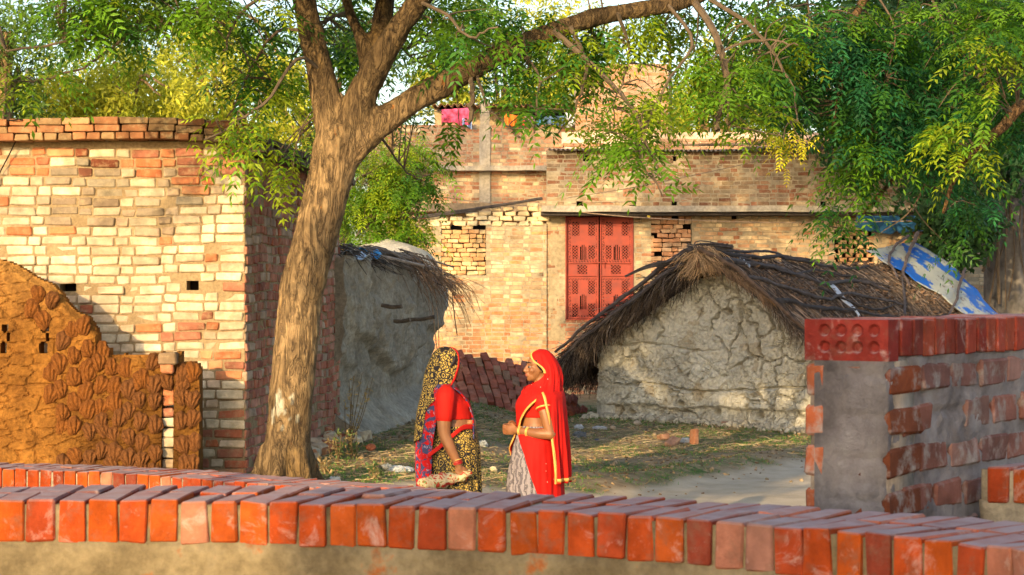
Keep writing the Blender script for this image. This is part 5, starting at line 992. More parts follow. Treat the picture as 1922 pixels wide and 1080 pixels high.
for pts in ([(1640, -20, 18.6), (1680, 60, 18.4), (1660, 160, 18.4)], [(1590, 120, 18.6), (1640, 220, 18.5), (1600, 330, 18.5)], [(1700, 300, 18.9), (1640, 330, 18.6), (1600, 380, 18.6), (1580, 430, 18.6)], [(1750, 0, 19), (1800, 90, 18.5), (1850, 170, 18)], [(1560, 240, 18.6), (1530, 300, 18.5)], [(1780, 220, 19), (1720, 380, 18.8), (1650, 440, 18.8)], [(1500, -60, 18.4), (1520, 40, 18.3), (1500, 140, 18.3), (1510, 200, 18.3)]): br2(pts)
nodes = np.concatenate(nodes)
REG2 = [(1520, 60, 130, 80, 60, 18.6, 1, 'dcm'), (1490, 170, 90, 60, 30, 18.4, .8, 'dmc'), (1620, 160, 120, 90, 74, 18.6, .9, 'ccd'), (1640, 270, 95, 50, 34, 18.6, .7, 'dcm'), (1600, 350, 50, 40, 13, 18.6, .5, 'dmc'), (1575, 415, 38, 20, 7, 18.6, .3, 'dmc'), (1700, 60, 140, 70, 60, 19, 1, 'cdm'), (1780, 170, 120, 90, 66, 18.8, .9, 'cdc'),
        (1750, 275, 105, 50, 34, 18.8, .8, 'ccd'), (1730, 340, 60, 40, 7, 18.8, .6, 'dc'), (1830, 370, 40, 60, 12, 19, .6, 'dc'), (1770, 470, 20, 40, 2, 19.0, .4, 'd'), (1850, 60, 110, 70, 40, 18.2, .8, 'dmd'), (1870, 150, 60, 90, 16, 17.0, .4, 'mdy'), (1880, 230, 60, 60, 22, 18.4, .6, 'dc'), (1800, 260, 60, 50, 12, 18.0, .4, 'ymd')]
for px, py, rx, ry, n, D, dD, k in REG2: sprays(mbl, mbt, region(px, py, rx, ry, int(n * .7), D, dD, -.2, seed=4), nodes, k, 1.1, 9, .6, .14)
rebase(mbl, RT.location).build('crown', M_leaf, RT); mbu = MB()
n = 200; q = rng.normal(0, 1, (n * 3, 3)) * A([1.2, 1.3, .8]) + A([5.6, 19.4, 6.0]); q = q[(q[:, 2] > CAMZ + 590 / FPX * q[:, 1])][:n]; sprays(mbu, mbt, q, nodes, 'dc', 1.6, 8, .5, .3, 1.5); rebase(mbu, RT.location).build('unseen_upper_crown', M_leaf, RT)
rebase(mbt, RT.location).build('twigs', M_twig, RT)

def ftree(label, base, h, crowns, n, size, pal, tr=.12, group=None, seed=1, name='tree', dens=-.05):
    T = thing(name, label, 'tree', base, group=group); mb = MB(); b = A(base, float); cc = A(crowns[0][0])
    s = spline([list(b) + [tr], list((b + cc) / 2 + A([.1, 0, 0])) + [tr * .8], list(cc) + [tr * .4]], 14); tube(mb, s[:, :3], s[:, 3], 9, (1, 1, 1), wob=.05)
    for c, r in crowns:
        for k in range(3): e = A(c) + rng.uniform(-.6, .6, 3) * A(r); tube(mb, spline([(b + cc) / 2 + A([0, 0, rng.uniform(0, .5)]), (cc + e) / 2 + rng.normal(0, .1, 3), e], 10), np.linspace(tr * .55, tr * .1, 10), 6, wob=.05)
    rebase(mb, base).build('trunk', M_bark, T, smooth=True); mb = MB()
    tot = sum(r[0] * r[1] for c, r in crowns)
    for i, (c, r) in enumerate(crowns): cloud(mb, c, r, int(n * r[0] * r[1] / tot), size, pal, seed + i, dens)
    rebase(mb, base).build('crown', M_leaf2, T); return T
def Pc(px, py, D, r): return (list(P(px, py, D)), r)
YG = [(.26, .32, .025), (.62, .60, .06)]; YD = [(.05, .13, .03), (.20, .30, .04)]
ftree('sunlit yellow-green tree behind the left brick house, beside the pale pole', (-8.0, 50, 0), 7, [Pc(200, 160, 50, (1.9, 1.6, 1.0)), Pc(120, 200, 50, (1.5, 1.2, .8)), Pc(290, 200, 49, (1.4, 1.2, .8)), Pc(190, 290, 50, (2.2, 1.2, 1.3))], 13000, .17, YG, .16, seed=3)
ftree('sunlit yellow-green tree right of the first, filling the gap up to the leaning trunk', (-5.5, 53, 0), 7, [Pc(400, 140, 53, (1.9, 1.6, 1.3)), Pc(500, 190, 52, (1.6, 1.2, 1.2)), Pc(340, 210, 53, (1.3, 1.2, .8)), Pc(470, 310, 52, (2.0, 1.2, 1.5))], 14000, .17, YG, .16, seed=13)
ftree('tree with bluish green leaves at the far upper left corner', (-11.5, 46, 0), 8, [Pc(20, 60, 46, (1.8, 1.6, 1.1)), Pc(-60, 180, 46, (1.9, 1.4, 1.6)), Pc(60, 190, 47, (.9, 1, .5))], 9000, .15, YD, .18, seed=23)
ftree('tall darker tree behind the leaning trunk, reaching above the picture', (-4.4, 60, 0), 9, [Pc(600, 90, 60, (2.6, 2, 1.8)), Pc(330, 60, 62, (2.6, 2, 1.1)), Pc(600, 250, 58, (1.8, 1.5, 1.8)), Pc(700, 330, 58, (1.8, 1.5, 1.8)), Pc(830, 50, 60, (2.4, 2, 1.7))], 19000, .19, YD, .2, seed=33, dens=.0)
ftree('yellow-green tree rising behind the far balcony roof', (.5, 62, 0), 9, [Pc(940, 200, 62, (2.4, 2, 1.0)), Pc(850, 175, 60, (1.3, 1.4, .9)), Pc(1040, 150, 62, (1.4, 1.4, 1.1)), Pc(980, 260, 62, (3, 1.5, 1.2)), Pc(1020, 60, 62, (2.2, 1.6, 1.3))], 15000, .18, YG, .2, seed=43)
ftree('bushy sunlit tree between the brick tower and the right boughs', (5.4, 58, 0), 9, [Pc(1310, 180, 58, (1.7, 1.6, 1.2)), Pc(1420, 150, 58, (2.2, 1.6, 1.6)), Pc(1340, 250, 58, (2.6, 1.5, 1.0))], 10000, .18, YG, .2, seed=53)
ftree('green tree far behind the right boughs, mostly hidden by them', (9.5, 62, 0), 9, [Pc(1600, 170, 62, (3.2, 2, 2.2)), Pc(1800, 200, 62, (3.2, 2, 2.6)), Pc(1700, 40, 62, (3.4, 2, 1.6))], 13000, .2, YD, .2, seed=63)
# young neem behind the mud house: compound leaves, lit
YT = thing('neem_tree', 'small bright green neem standing behind the mud house, between trunk and far house', 'tree', (P(700, 600, 31.5)[0], 31.5, .2)); mb = MB(); mbt = MB(); mbl = MB()
q = spline([(P(700, 600, 31.5)[0], 31.5, .1), P(705, 480, 31.5), P(715, 380, 31.3), P(730, 300, 31), P(740, 230, 31)], 20); tube(mb, q, np.linspace(.07, .02, 20), 8, (.7, .7, .7)); nodes = [q[6:]]
for pts in ([(712, 400, 31.4), (760, 350, 31), (800, 330, 30.6), (825, 325, 30.4)], [(708, 450, 31.4), (750, 410, 31), (790, 400, 30.6)], [(706, 470, 31.4), (740, 450, 31), (770, 470, 30.8)], [(720, 350, 31.2), (680, 330, 30.6), (655, 360, 30.4)], [(715, 420, 31.2), (680, 430, 30.6), (665, 450, 30.4)]): qq = spline([P(*p) for p in pts], 12); tube(mbt, qq, np.linspace(.022, .006, 12), 5, caps=False); nodes.append(qq)
nodes = np.concatenate(nodes)
for px, py, rx, ry, n, D, dD, k in [(735, 300, 85, 55, 60, 31, .9, 'ym'), (740, 370, 80, 45, 50, 31, .8, 'ymm'), (730, 425, 70, 35, 34, 31, .6, 'ymy'), (760, 455, 28, 30, 10, 30.8, .4, 'md'), (795, 335, 40, 25, 9, 30.6, .5, 'md'), (670, 400, 35, 60, 22, 30.8, .6, 'ym')]: sprays(mbl, mbt, region(px, py, rx, ry, n, D, dD, -.2), nodes, k, 1.15, 9, .6, .2)
rebase(mb, YT.location).build('trunk', M_bark, YT, smooth=True); rebase(mbl, YT.location).build('crown', M_leaf, YT); rebase(mbt, YT.location).build('twigs', M_twig, YT)

# --- old fig tree at the right
FT = thing('fig_tree', 'massive grey fig tree trunk with hanging roots at the right edge behind the hut', 'tree', (9.6, 38.5, 0)); mb = MB(); D = 38.5
for pts in ([(1960, 900, D, 330), (1945, 640, D, 200), (1930, 540, D, 165), (1920, 450, D, 150), (1925, 350, D, 150), (1935, 230, D, 150), (1930, 80, D, 120)], [(1900, 560, D - .3, 60), (1880, 500, D - .3, 55), (1860, 430, D - .2, 52), (1850, 360, D, 56), (1845, 290, D, 60), (1830, 180, D, 50), (1790, 60, D - .5, 40)],
            [(1885, 610, D - .4, 40), (1888, 540, D - .5, 26), (1895, 450, D - .6, 24), (1905, 380, D - .5, 30), (1910, 330, D - .4, 30)], [(1868, 560, D - .4, 26), (1872, 500, D - .5, 18), (1880, 420, D - .6, 16), (1872, 360, D - .4, 18)], [(1905, 590, D - .6, 26), (1912, 520, D - .7, 16), (1912, 440, D - .7, 16), (1900, 380, D - .6, 22)], [(1860, 330, D, 60), (1800, 290, D - .2, 44), (1740, 250, D - .5, 34), (1650, 170, D - 1, 24)]):
    q = A([list(P(a, b, d)) + [w / 2 * d / FPX] for a, b, d, w in pts]); s = spline(q, 26); tube(mb, s[:, :3], s[:, 3], 14)
M_figbark = plain('grey_fig_bark', (.19, .165, .14), .95, .45, 5, .8); o = mb.build('trunk', M_figbark); remesh(o, .045, 3, .5); v = getco(o); n2 = getno(o); setco(o, v + n2 * (.05 * fbm(v * A([3, 3, .8]), 4, 5) + .03 * fbm(v * A([9, 9, 2]), 3, 6))[:, None] - A(FT.location)); setcol(o, np.ones((len(v), 3)) * A([.80, .84, .92])); o.parent = FT; o.data.polygons.foreach_set('use_smooth', [True] * len(o.data.polygons))
mb = MB()
for k in range(9): x = rng.uniform(1862, 1925); y0 = rng.uniform(300, 420); tube(mb, spline([P(x, y0, D - .8), P(x + rng.normal(0, 6), y0 + 90, D - .85), P(x + rng.normal(-4, 12), y0 + rng.uniform(140, 240), D - .7)], 12), rng.uniform(.012, .035), 6, rng.uniform(.9, 1.5) * A([1, 1, 1]), wob=.05)
rebase(mb, FT.location).build('hanging_roots', M_twig, FT); mb = MB()
DG = [(.018, .05, .022), (.05, .12, .035)]
for c, r, n in ((P(1800, 300, 37), (1.6, 1.2, 1.5), 4200), (P(1700, 220, 37), (2.2, 1.2, 1.3), 4200), (P(1880, 180, 36.5), (1.5, 1, 1.7), 3600), (P(1780, 430, 37), (.9, .8, .8), 1700), (P(1560, 120, 37.5), (2.3, 1.2, 1.3), 3600), (P(1760, 20, 37), (3, 1.6, 1.5), 4000), (P(1850, 40, 37), (2, 1.6, 1.5), 2500), (P(1850, -200, 38), (4, 3, 2), 4000), (P(1790, 180, 33.5), (2.0, 1.2, 1.8), 5000), (P(1830, 60, 34), (2.4, 1.2, 1.8), 5000)): cloud(mb, c, r, n, .16, DG, 7, -.1, 1.3, .5)
rebase(mb, FT.location).build('crown', M_leaf2, FT)

ftree('unseen tall tree added off to the left, its crown shading the back house', (-9.3, 23, 0), 10, [((-9.2, 23, 10.9), (2.4, 2.0, 1.4)), ((-8.0, 23, 8.6), (.9, .9, .6))], 2000, .26, YD, .2, seed=83, dens=.05)  # out of view, placed so its crown shades the back house
ftree('unseen young tree added left of the viewpoint, its crown shading the sandy track', (-3.0, 6.7, 0), 4, [((-4.0, 8, 4.65), (1.15, 1.0, .75)), ((-3.7, 7.4, 4.3), (.8, .8, .5))], 4500, .2, YD, .09, seed=93, dens=-.1)  # out of view, put in to throw shade on the track
# --- unseen tree added behind the camera to shade the near walls
def shade_tree(label, base, cs, n, size=.3, seed=1, dens=-.05):
    ftree(label, base, 6, cs, n, size, YD, .2, seed=seed, dens=dens)
shade_tree('unseen broad tree added behind and left of the viewpoint to shade the near walls', (-3.0, -6.5, 0), [((-3.35, -5.2, 4.6), (1.75, 1.4, 1.35)), ((-3.0, -5.0, 3.9), (1.6, 1.3, 1.0)), ((-3.1, -7.2, 5.2), (1.4, 1.6, 1.3))], 20000, .22, 71, -.2)
# ---------------------------------------------------------------- the two women
def skin(name, c, c2):
    M = Mt(name, .48, .4); M.base(M.mix(1.0, M.mix(M.ramp(M.noise(9, 4), [(.35, 0), (.65, 1)]), c, c2), M.col(), 'MULTIPLY')); M.b.inputs['Subsurface Weight'].default_value = .08; M.b.inputs['Subsurface Radius'].default_value = (.02, .008, .004); M.bump(M.noise(60, 4), .08, .003); return M.m
M_skin = skin('brown_skin', (.27, .115, .045), (.22, .09, .038)); M_hair = plain('black_hair', (.018, .013, .012), .5, .3, 40, .3)
def cloth(name, c, rough=.8, sheen=.4):
    M = Mt(name, rough, .25); k = M.mix(1.0, c, M.ramp(M.noise(6, 4), [(.3, .85), (.7, 1.15)]), 'MULTIPLY') if not hasattr(c, 'links') else c; M.base(k); M.b.inputs['Sheen Weight'].default_value = 0; M.bump(M.noise(26, 3, .5, M.co((1, 1, .35)), .5), .35, .012); return M
M_red = cloth('red_cloth', (.46, .006, .003)); 
sp = M_red.voro(17, None, 'F1'); k = M_red.mix(M_red.ramp(sp, [(.05, 1), (.065, 0)]), (.46, .006, .003), (.85, .62, .5)); M_red.base(M_red.mix(1.0, k, M_red.ramp(M_red.noise(6, 4), [(.3, .85), (.7, 1.12)]), 'MULTIPLY')); M_red = M_red.m
M_blouse = cloth('blouse_cloth', (.44, .008, .003)).m; M_gold = cloth('gold_border', (.62, .34, .09), .5).m; M_redb = cloth('border_red', (.46, .010, .006)).m
def paisley(name, bg, fg, sc=13., white=None):
    M = Mt(name, .8, .2); v = M.co(); n = M.n('TexNoise', {'Vector': v, 'Scale': 14., 'Detail': 2.}, out=1); w = M.n('VectorMath', {0: v, 1: M.n('VectorMath', {0: n, 'Scale': .045}, operation='SCALE')}, operation='ADD')
    d = M.voro(sc, w); ring = M.math('SINE', M.math('MULTIPLY', d, 30.)); big = M.ramp(ring, [(.42, 0), (.5, 1)]); d2 = M.voro(sc * 3.4, w, 'DISTANCE_TO_EDGE'); sm = M.ramp(d2, [(.10, 0), (.16, 1)]); f = M.mix(M.ramp(d, [(.42, 0), (.46, 1)]), big, sm)
    c = M.mix(f, bg, fg); M.base(c); M.bump(M.noise(22, 3, .5, M.co((1, 1, .35)), .5), .3, .012); return M.m
M_pais = paisley('black_yellow_print', (.018, .016, .02), (.46, .31, .07), 15.); 
M_flor = Mt('red_blue_floral', .8, .2); n = M_flor.noise(15, 3, .6, None, 1.2); c = M_flor.mix(M_flor.ramp(n, [(.50, 0), (.53, 1)]), (.44, .006, .006), (.04, .045, .11)); c = M_flor.mix(M_flor.ramp(M_flor.noise(42, 3, .6, None, .8), [(.60, 0), (.64, 1)]), c, (.24, .22, .30)); M_flor.base(c); M_flor.bump(M_flor.noise(22, 3, .5, M_flor.co((1, 1, .35)), .5), .35, .012); M_flor = M_flor.m
M_grey = Mt('grey_paisley', .8, .2); w = M_grey.n('TexWave', {'Vector': M_grey.co(), 'Scale': 9., 'Distortion': 9., 'Detail': 2., 'Detail Scale': 1.5}, out=1); c = M_grey.mix(M_grey.ramp(w, [(.45, 0), (.55, 1)]), (.12, .105, .12), (.26, .23, .25)); c = M_grey.mix(M_grey.ramp(M_grey.voro(60), [(.2, 1), (.3, 0)]), c, (.32, .28, .28)); M_grey.base(c); M_grey.bump(M_grey.noise(18, 3, .5, M_grey.co((1, 1, .2)), .5), .4, .014); M_grey = M_grey.m
def cap(mb, pts, rad, col=(1, 1, 1), sides=12, n=10):
    p = spline(pts, n); r = np.interp(np.linspace(0, 1, n), np.linspace(0, 1, len(rad)), rad); tube(mb, p, r, sides, col); ball(mb, p[0], r[0], col, sides, 8); ball(mb, p[-1], r[-1], col, sides, 8)
def rings(mb, prof, n=28, m=30, grow=0.0, z0=None, z1=None, col=(1, 1, 1)):
    p = A(prof, float); zz = np.linspace(p[0, 0] if z0 is None else z0, p[-1, 0] if z1 is None else z1, m); o = p[:, 0].argsort(); q = p[o]; f = lambda k: np.interp(zz, q[:, 0], q[:, k]); a = np.arange(n) * 2 * math.pi / n
    cx, rx, ry = f(1)[:, None], f(2)[:, None] + grow, f(3)[:, None] + grow; V = np.stack([cx + rx * np.cos(a), ry * np.sin(a) + 0 * cx, zz[:, None] + 0 * a], -1).reshape(-1, 3)
    F = grid_faces(m, n, True); e = []
    for base, ro in ((0, m * n), ((m - 1) * n, m * n + 1)):
        k = np.arange(n); e.append(np.stack([np.full(n, ro), base + k, base + (k + 1) % n], 1))
    V = np.vstack([V, [p[:, 1].mean() * 0 + cx[0, 0], 0, zz[0]], [cx[-1, 0], 0, zz[-1]]]); mb.add(V, [F, np.vstack(e)], col)
def shell(mb, lv, nz=60, na=70, fold=0., nf=9, th=.006, col=(1, 1, 1), seed=0, ph=0., zwave=0.):
    """draped cloth: rows z, cx, cy, rx, ry, a0, a1 (degrees)"""
    p = spline(A(lv, float), nz); t = np.linspace(0, 1, nz)[:, None]; s = np.linspace(0, 1, na)[None]; a = np.radians(p[:, 5:6] + (p[:, 6:7] - p[:, 5:6]) * s); rx, ry = p[:, 3:4], p[:, 4:5]
    w = fold * sst(t, .12, .9) * (np.sin(a * nf + ph + 1.5 * np.sin(t * 3 + seed)) + .5 * np.sin(a * nf * 2.3 + seed + 2 * t)) + .005 * fb2((a * 1.2 + 0 * t), (t * 4 + 0 * a), 1.2, 3, seed + 2).reshape(a.shape) * 2
    G = []
    for off in (0, -th): r = 1 + 0 * a; G.append(np.stack([p[:, 1:2] + (rx + w + off) * np.cos(a), p[:, 2:3] + (ry + w + off) * np.sin(a), p[:, 0:1] + zwave * np.sin(a * 3 + seed) * t + 0 * a], -1))
    k = nz * na; idx = np.arange(k).reshape(nz, na); rim = np.concatenate([idx[:, 0], idx[-1, 1:], idx[::-1, -1][1:], idx[0, ::-1][1:]]); q = grid_faces(nz, na)
    mb.add(np.vstack([G[0].reshape(-1, 3), G[1].reshape(-1, 3)]), [q[:, ::-1], q + k, np.stack([rim[:-1], rim[:-1] + k, rim[1:] + k, rim[1:]], 1)], col); return G[0]
def ribbon(mb, edge, inner, width, lift=.004, col=(1, 1, 1), ctr=(0, 0)):
    """band of given width lying just outside a cloth edge: edge and inner rows of points"""
    d = inner - edge; d = d / (np.linalg.norm(d, axis=1)[:, None] + 1e-9); o = edge - A([ctr[0], ctr[1], 0]); o[:, 2] = 0; o = o / (np.linalg.norm(o, axis=1)[:, None] + 1e-9) * lift; a = edge + o - d * .002; b = edge + d * width + o; n = len(a)
    V = np.vstack([a, b, b - o * 1.2, a - o * 1.2]).reshape(4, n, 3).transpose(1, 0, 2).reshape(-1, 3); mb.add(V, grid_faces(n, 4, True), col)
def hand(mb, wr, fw, up, sidev, curl=.6, s=1.0, thumb=1):
    """palm from the wrist along fw; up = back-of-hand normal; fingers curl away from up; sidev towards the thumb"""
    wr = A(wr, float); fw = norm(A(fw, float)); sidev = norm(A(sidev, float)); up = norm(A(up, float)); M_ = np.stack([fw, sidev, up], 1)
    ball(mb, wr + fw * .045 * s, (.052 * s, .039 * s, .017 * s), nu=14, nv=10, M=M_); cap(mb, [wr - fw * .02, wr + fw * .02], [.026 * s, .024 * s])
    for k, (off, L) in enumerate(((.029, .9), (.010, 1.0), (-.010, .94), (-.028, .75))):
        p = wr + fw * .085 * s + sidev * off * s; d = fw.copy(); pts = [p - fw * .02 * s]; ang = 0
        for j, l in enumerate((.038, .026, .020)):
            ang += curl * (.8 + .25 * j); d = fw * math.cos(ang) - up * math.sin(ang); p = p + d * l * L * s; pts.append(p.copy())
        cap(mb, pts, [.0098 * s, .0092 * s, .0085 * s, .0072 * s], sides=8, n=10)
    b = wr + fw * .02 * s + sidev * .028 * s; t1 = b + (fw * .7 + sidev * .6 * thumb - up * .3) * .035 * s; t2 = t1 + (fw * .9 - sidev * .1 - up * .45) * .028 * s; cap(mb, [b, t1, t2], [.013 * s, .0105 * s, .008 * s], sides=8, n=8)
def head(mb, c, yaw, s=1.0):
    """skull, jaw, nose, brows, lips, chin, ears and neck, facing +x turned by yaw"""
    Rz = A([[math.cos(yaw), -math.sin(yaw), 0], [math.sin(yaw), math.cos(yaw), 0], [0, 0, 1]]); T = lambda x, y, z: A(c) + Rz @ (A([x, y, z]) * s)
    B = lambda x, y, z, rx, ry, rz: ball(mb, T(x, y, z), A([rx, ry, rz]) * s, nu=18, nv=14, M=Rz)
    B(-.012, 0, .028, .086, .071, .082); B(.018, 0, -.018, .064, .060, .076); B(.038, 0, -.062, .042, .043, .038); B(.060, 0, -.082, .020, .022, .018)   # chin
    cap(mb, [T(.076, 0, .018), T(.098, 0, -.024)], [.008 * s, .0125 * s]); B(.086, .013, -.028, .010, .008, .007); B(.086, -.013, -.028, .010, .008, .007)
    for sy in (1, -1): cap(mb, [T(.070, .012 * sy, .026), T(.060, .046 * sy, .026)], [.010 * s, .008 * s]); B(.050, .040 * sy, -.020, .024, .020, .022); B(-.010, .068 * sy, -.010, .016, .008, .027)
    cap(mb, [T(.080, -.018, -.050), T(.086, 0, -.049), T(.080, .018, -.050)], [.0055 * s, .007 * s, .0055 * s]); cap(mb, [T(.076, -.015, -.060), T(.082, 0, -.060), T(.076, .015, -.060)], [.0055 * s, .008 * s, .0055 * s])
    cap(mb, [T(-.015, 0, -.05), A(c) + A([-.035, 0, -.17])], [.050 * s, .054 * s]); return T, Rz
def face_bits(T, Rz, root, s=1.0):
    for sy in (1, -1):
        m = MB(); ball(m, T(.0655, .029 * sy, .003), A([.0125, .013, .0085]) * s, (.22, .19, .17), 12, 8); e = m.build('eye', plain('eye_white', (1, 1, 1), .3, .05), root, True)
        m = MB(); ball(m, T(.0735, .031 * sy, .003), .0078 * s, (1, 1, 1), 10, 6); m.build('pupil', M_hair, e, True)
        m = MB(); tube(m, spline([T(.079, .014 * sy, .030), T(.077, .030 * sy, .037), T(.062, .052 * sy, .031)], 8), [.002, .0035, .004, .004, .004, .0035, .003, .002], 6); m.build('eyebrow', M_hair, root, True)
    m = MB(); cap(m, [T(.083, -.018, -.0515), T(.0905, 0, -.050), T(.083, .018, -.0515)], [.003 * s, .0048 * s, .003 * s]); cap(m, [T(.080, -.015, -.060), T(.0865, 0, -.060), T(.080, .015, -.060)], [.003 * s, .0055 * s, .003 * s]); m.build('lips', plain('lips', (.34, .09, .06), .5, .1), root, True)
    m = MB(); ball(m, T(-.024, 0, .038), A([.090, .078, .086]) * s, nu=26, nv=18, M=Rz); tube(m, spline([T(.030, .066, .055), T(.0, .078, .0), T(-.04, .07, -.03)], 8), .016, 8); tube(m, spline([T(.030, -.066, .055), T(.0, -.078, .0), T(-.04, -.07, -.03)], 8), .016, 8); m.build('hair', M_hair, root, True)
def body(root, prof, hc, yaw, arms, hands, legs=True, sit=1.0):
    mb = MB(); rings(mb, prof); ball(mb, (.085, .065, 1.125 * sit), .058); ball(mb, (.085, -.065, 1.125 * sit), .058)
    T, Rz = head(mb, hc, yaw)
    for a in arms: cap(mb, a[0], a[1], n=16)
    for h in hands: hand(mb, *h)
    for sy in (1, -1): cap(mb, [(.02, .095 * sy, .78), (.03, .10 * sy, .42), (.0, .10 * sy, .08)], [.095, .062, .038], n=14); cap(mb, [(-.02, .10 * sy, .04), (.06, .105 * sy, .035), (.15, .11 * sy, .02)], [.036, .034, .018], n=8)
    o = mb.build('body', M_skin, root, True); remesh(o, .0062, 2, .4); o.data.polygons.foreach_set('use_smooth', [True] * len(o.data.polygons)); setcol(o, np.ones((len(o.data.vertices), 3))); return T, Rz
def torus(mb, c, r, th, axis, col=(1, 1, 1)):
    ax = norm(A(axis, float)); s = norm(np.cross(ax, A([.3, .5, .8]))); b = np.cross(ax, s); t = np.linspace(0, 2 * math.pi, 25); tube(mb, A(c) + r * (np.cos(t)[:, None] * s + np.sin(t)[:, None] * b), th, 7, col, caps=False)

# --- woman on the left, seen from her right side, holding a cloth bundle
wx = (842 - 961) / FPX * 15.2
W1 = thing('person', 'woman on the left in a black and yellow printed head cloth and red blouse', 'person', (wx, 15.2, float(gz(A([wx]), A([15.2]))[0]) * 0 + .0), 0)
prof1 = [(.74, .02, .17, .185), (.85, .02, .172, .195), (.94, .03, .150, .175), (1.0, .035, .142, .158), (1.07, .03, .135, .152), (1.15, .015, .125, .168), (1.215, -.005, .095, .178), (1.25, -.015, .07, .13), (1.28, -.02, .055, .07), (1.33, -.02, .05, .05)]
hc1 = (.0, .0, 1.425); ra = [(-.015, -.178, 1.205), (-.025, -.205, 1.08), (-.022, -.215, .945), (.02, -.225, .84), (.075, -.228, .725)]; la = [(-.01, .175, 1.205), (.01, .205, 1.08), (.03, .20, .98), (.11, .12, .985), (.165, .03, 1.0)]
T, Rz = body(W1, prof1, hc1, R(20), [(ra, [.060, .056, .046, .041, .028]), (la, [.058, .052, .044, .036, .027])], [((.078, -.228, .715), (.25, .0, -1), (.15, -1, 0), (1, .1, .2), .75, 1.0), ((.168, .025, 1.0), (.25, -1, .0), (1, .2, 0), (0, 0, 1), .5, .95)])
face_bits(T, Rz, W1)
mb = MB(); rings(mb, prof1, grow=.012, z0=1.035, z1=1.262); ball(mb, (.088, .065, 1.125), .069); ball(mb, (.088, -.065, 1.125), .069)
for sy in (-1, 1): cap(mb, [(-.013, .150 * sy, 1.215), (-.015, .182 * sy, 1.195), (-.025, .206 * sy, 1.06)], [.068, .074, .064], n=10)
o = mb.build('blouse', M_blouse, W1, True); remesh(o, .009, 4); o.data.polygons.foreach_set('use_smooth', [True] * len(o.data.polygons))
mb = MB(); shell(mb, [(.985, .035, 0, .155, .172, 0, 360), (.93, .035, 0, .170, .190, 0, 360), (.80, .03, 0, .195, .21, 0, 360), (.6, .035, 0, .20, .215, 0, 360), (.3, .035, 0, .21, .225, 0, 360), (.04, .035, 0, .225, .235, 0, 360)], 70, 150, .010, 17, .005, seed=3); mb.build('skirt', M_pais, W1, True)
mb = MB(); G = shell(mb, [(1.285, -.02, -.02, .07, .13, 95, 300), (1.262, -.02, -.01, .10, .185, 95, 298), (1.22, -.02, 0, .135, .222, 95, 280), (1.12, -.015, 0, .18, .230, 98, 256), (.98, -.01, 0, .20, .235, 100, 246), (.85, -.01, 0, .215, .235, 102, 242), (.70, -.01, 0, .215, .235, 105, 240), (.55, -.01, 0, .205, .23, 108, 236)], 70, 90, .013, 10, .006, seed=5); mb.build('shoulder_drape', M_flor, W1, True)
mb = MB(); pts = [(-.03, -.10, 1.285), (.05, -.10, 1.245), (.118, -.085, 1.17), (.158, -.080, 1.07), (.168, -.095, .98), (.17, -.13, .90)]; q = spline(pts, 40); wv = A([0, .6, -.3]); sheet(mb, lambda u, v: np.stack([np.interp(u, np.linspace(0, 1, 40), q[:, 0]) + .012 + .006 * np.sin(v * 8), np.interp(u, np.linspace(0, 1, 40), q[:, 1]) - .03 + .10 * v, np.interp(u, np.linspace(0, 1, 40), q[:, 2]) - .012 * v], 1), 40, 10, (1, 1, 1), .006); mb.build('front_drape', M_flor, W1, True)
mb = MB(); q = spline([(-.14, -.205, .80), (-.04, -.218, .88), (.05, -.205, .96), (.11, -.16, 1.0), (.17, -.09, 1.0)], 30); sheet(mb, lambda u, v: np.stack([np.interp(u, np.linspace(0, 1, 30), q[:, 0]), np.interp(u, np.linspace(0, 1, 30), q[:, 1]) - .010, np.interp(u, np.linspace(0, 1, 30), q[:, 2]) - .035 * v], 1), 30, 5, (1, 1, 1), .008); mb.build('waist_border', M_redb, W1, True)
mb = MB(); hood1 = [(1.548, -.02, 0, .020, .018, 60, 345), (1.538, -.02, 0, .052, .045, 60, 345), (1.51, -.02, 0, .085, .078, 62, 343), (1.46, -.027, 0, .106, .094, 64, 340), (1.40, -.037, 0, .118, .098, 66, 336), (1.34, -.052, 0, .122, .108, 70, 330), (1.28, -.062, 0, .125, .128, 75, 318), (1.22, -.055, 0, .142, .185, 92, 282), (1.16, -.035, 0, .175, .215, 112, 246), (1.08, -.02, 0, .205, .235, 125, 228), (.98, -.02, 0, .215, .240, 130, 222), (.87, -.02, 0, .222, .235, 138, 214)]
G = shell(mb, hood1, 90, 90, .007, 8, .005, seed=9, zwave=.02); hd = mb.build('head_cloth', M_pais, W1, True)
mb = MB(); ribbon(mb, G[2:52, -1], G[2:52, -4], .018, .005, ctr=(-.04, 0)); mb.build('red_edge', M_redb, hd, True); mb = MB(); ribbon(mb, G[2:50, 0], G[2:50, 3], .018, .005, ctr=(-.04, 0)); mb.build('red_edge', M_redb, hd, True)
mb = MB(); torus(mb, (.071, -.228, .742), .031, .0045, (.25, 0, -1), (1, 1, 1)); torus(mb, (.074, -.228, .732), .031, .0045, (.25, 0, -1)); torus(mb, (.069, -.228, .752), .030, .003, (.25, 0, -1)); mb.build('bangles', plain('red_bangle', (.40, .02, .02), .3, .2), W1, True)
mb = MB(); torus(mb, (.068, -.228, .760), .0305, .003, (.25, 0, -1)); mb.build('gold_bangle', plain('gold', (.75, .45, .12), .35, .1), W1, True)
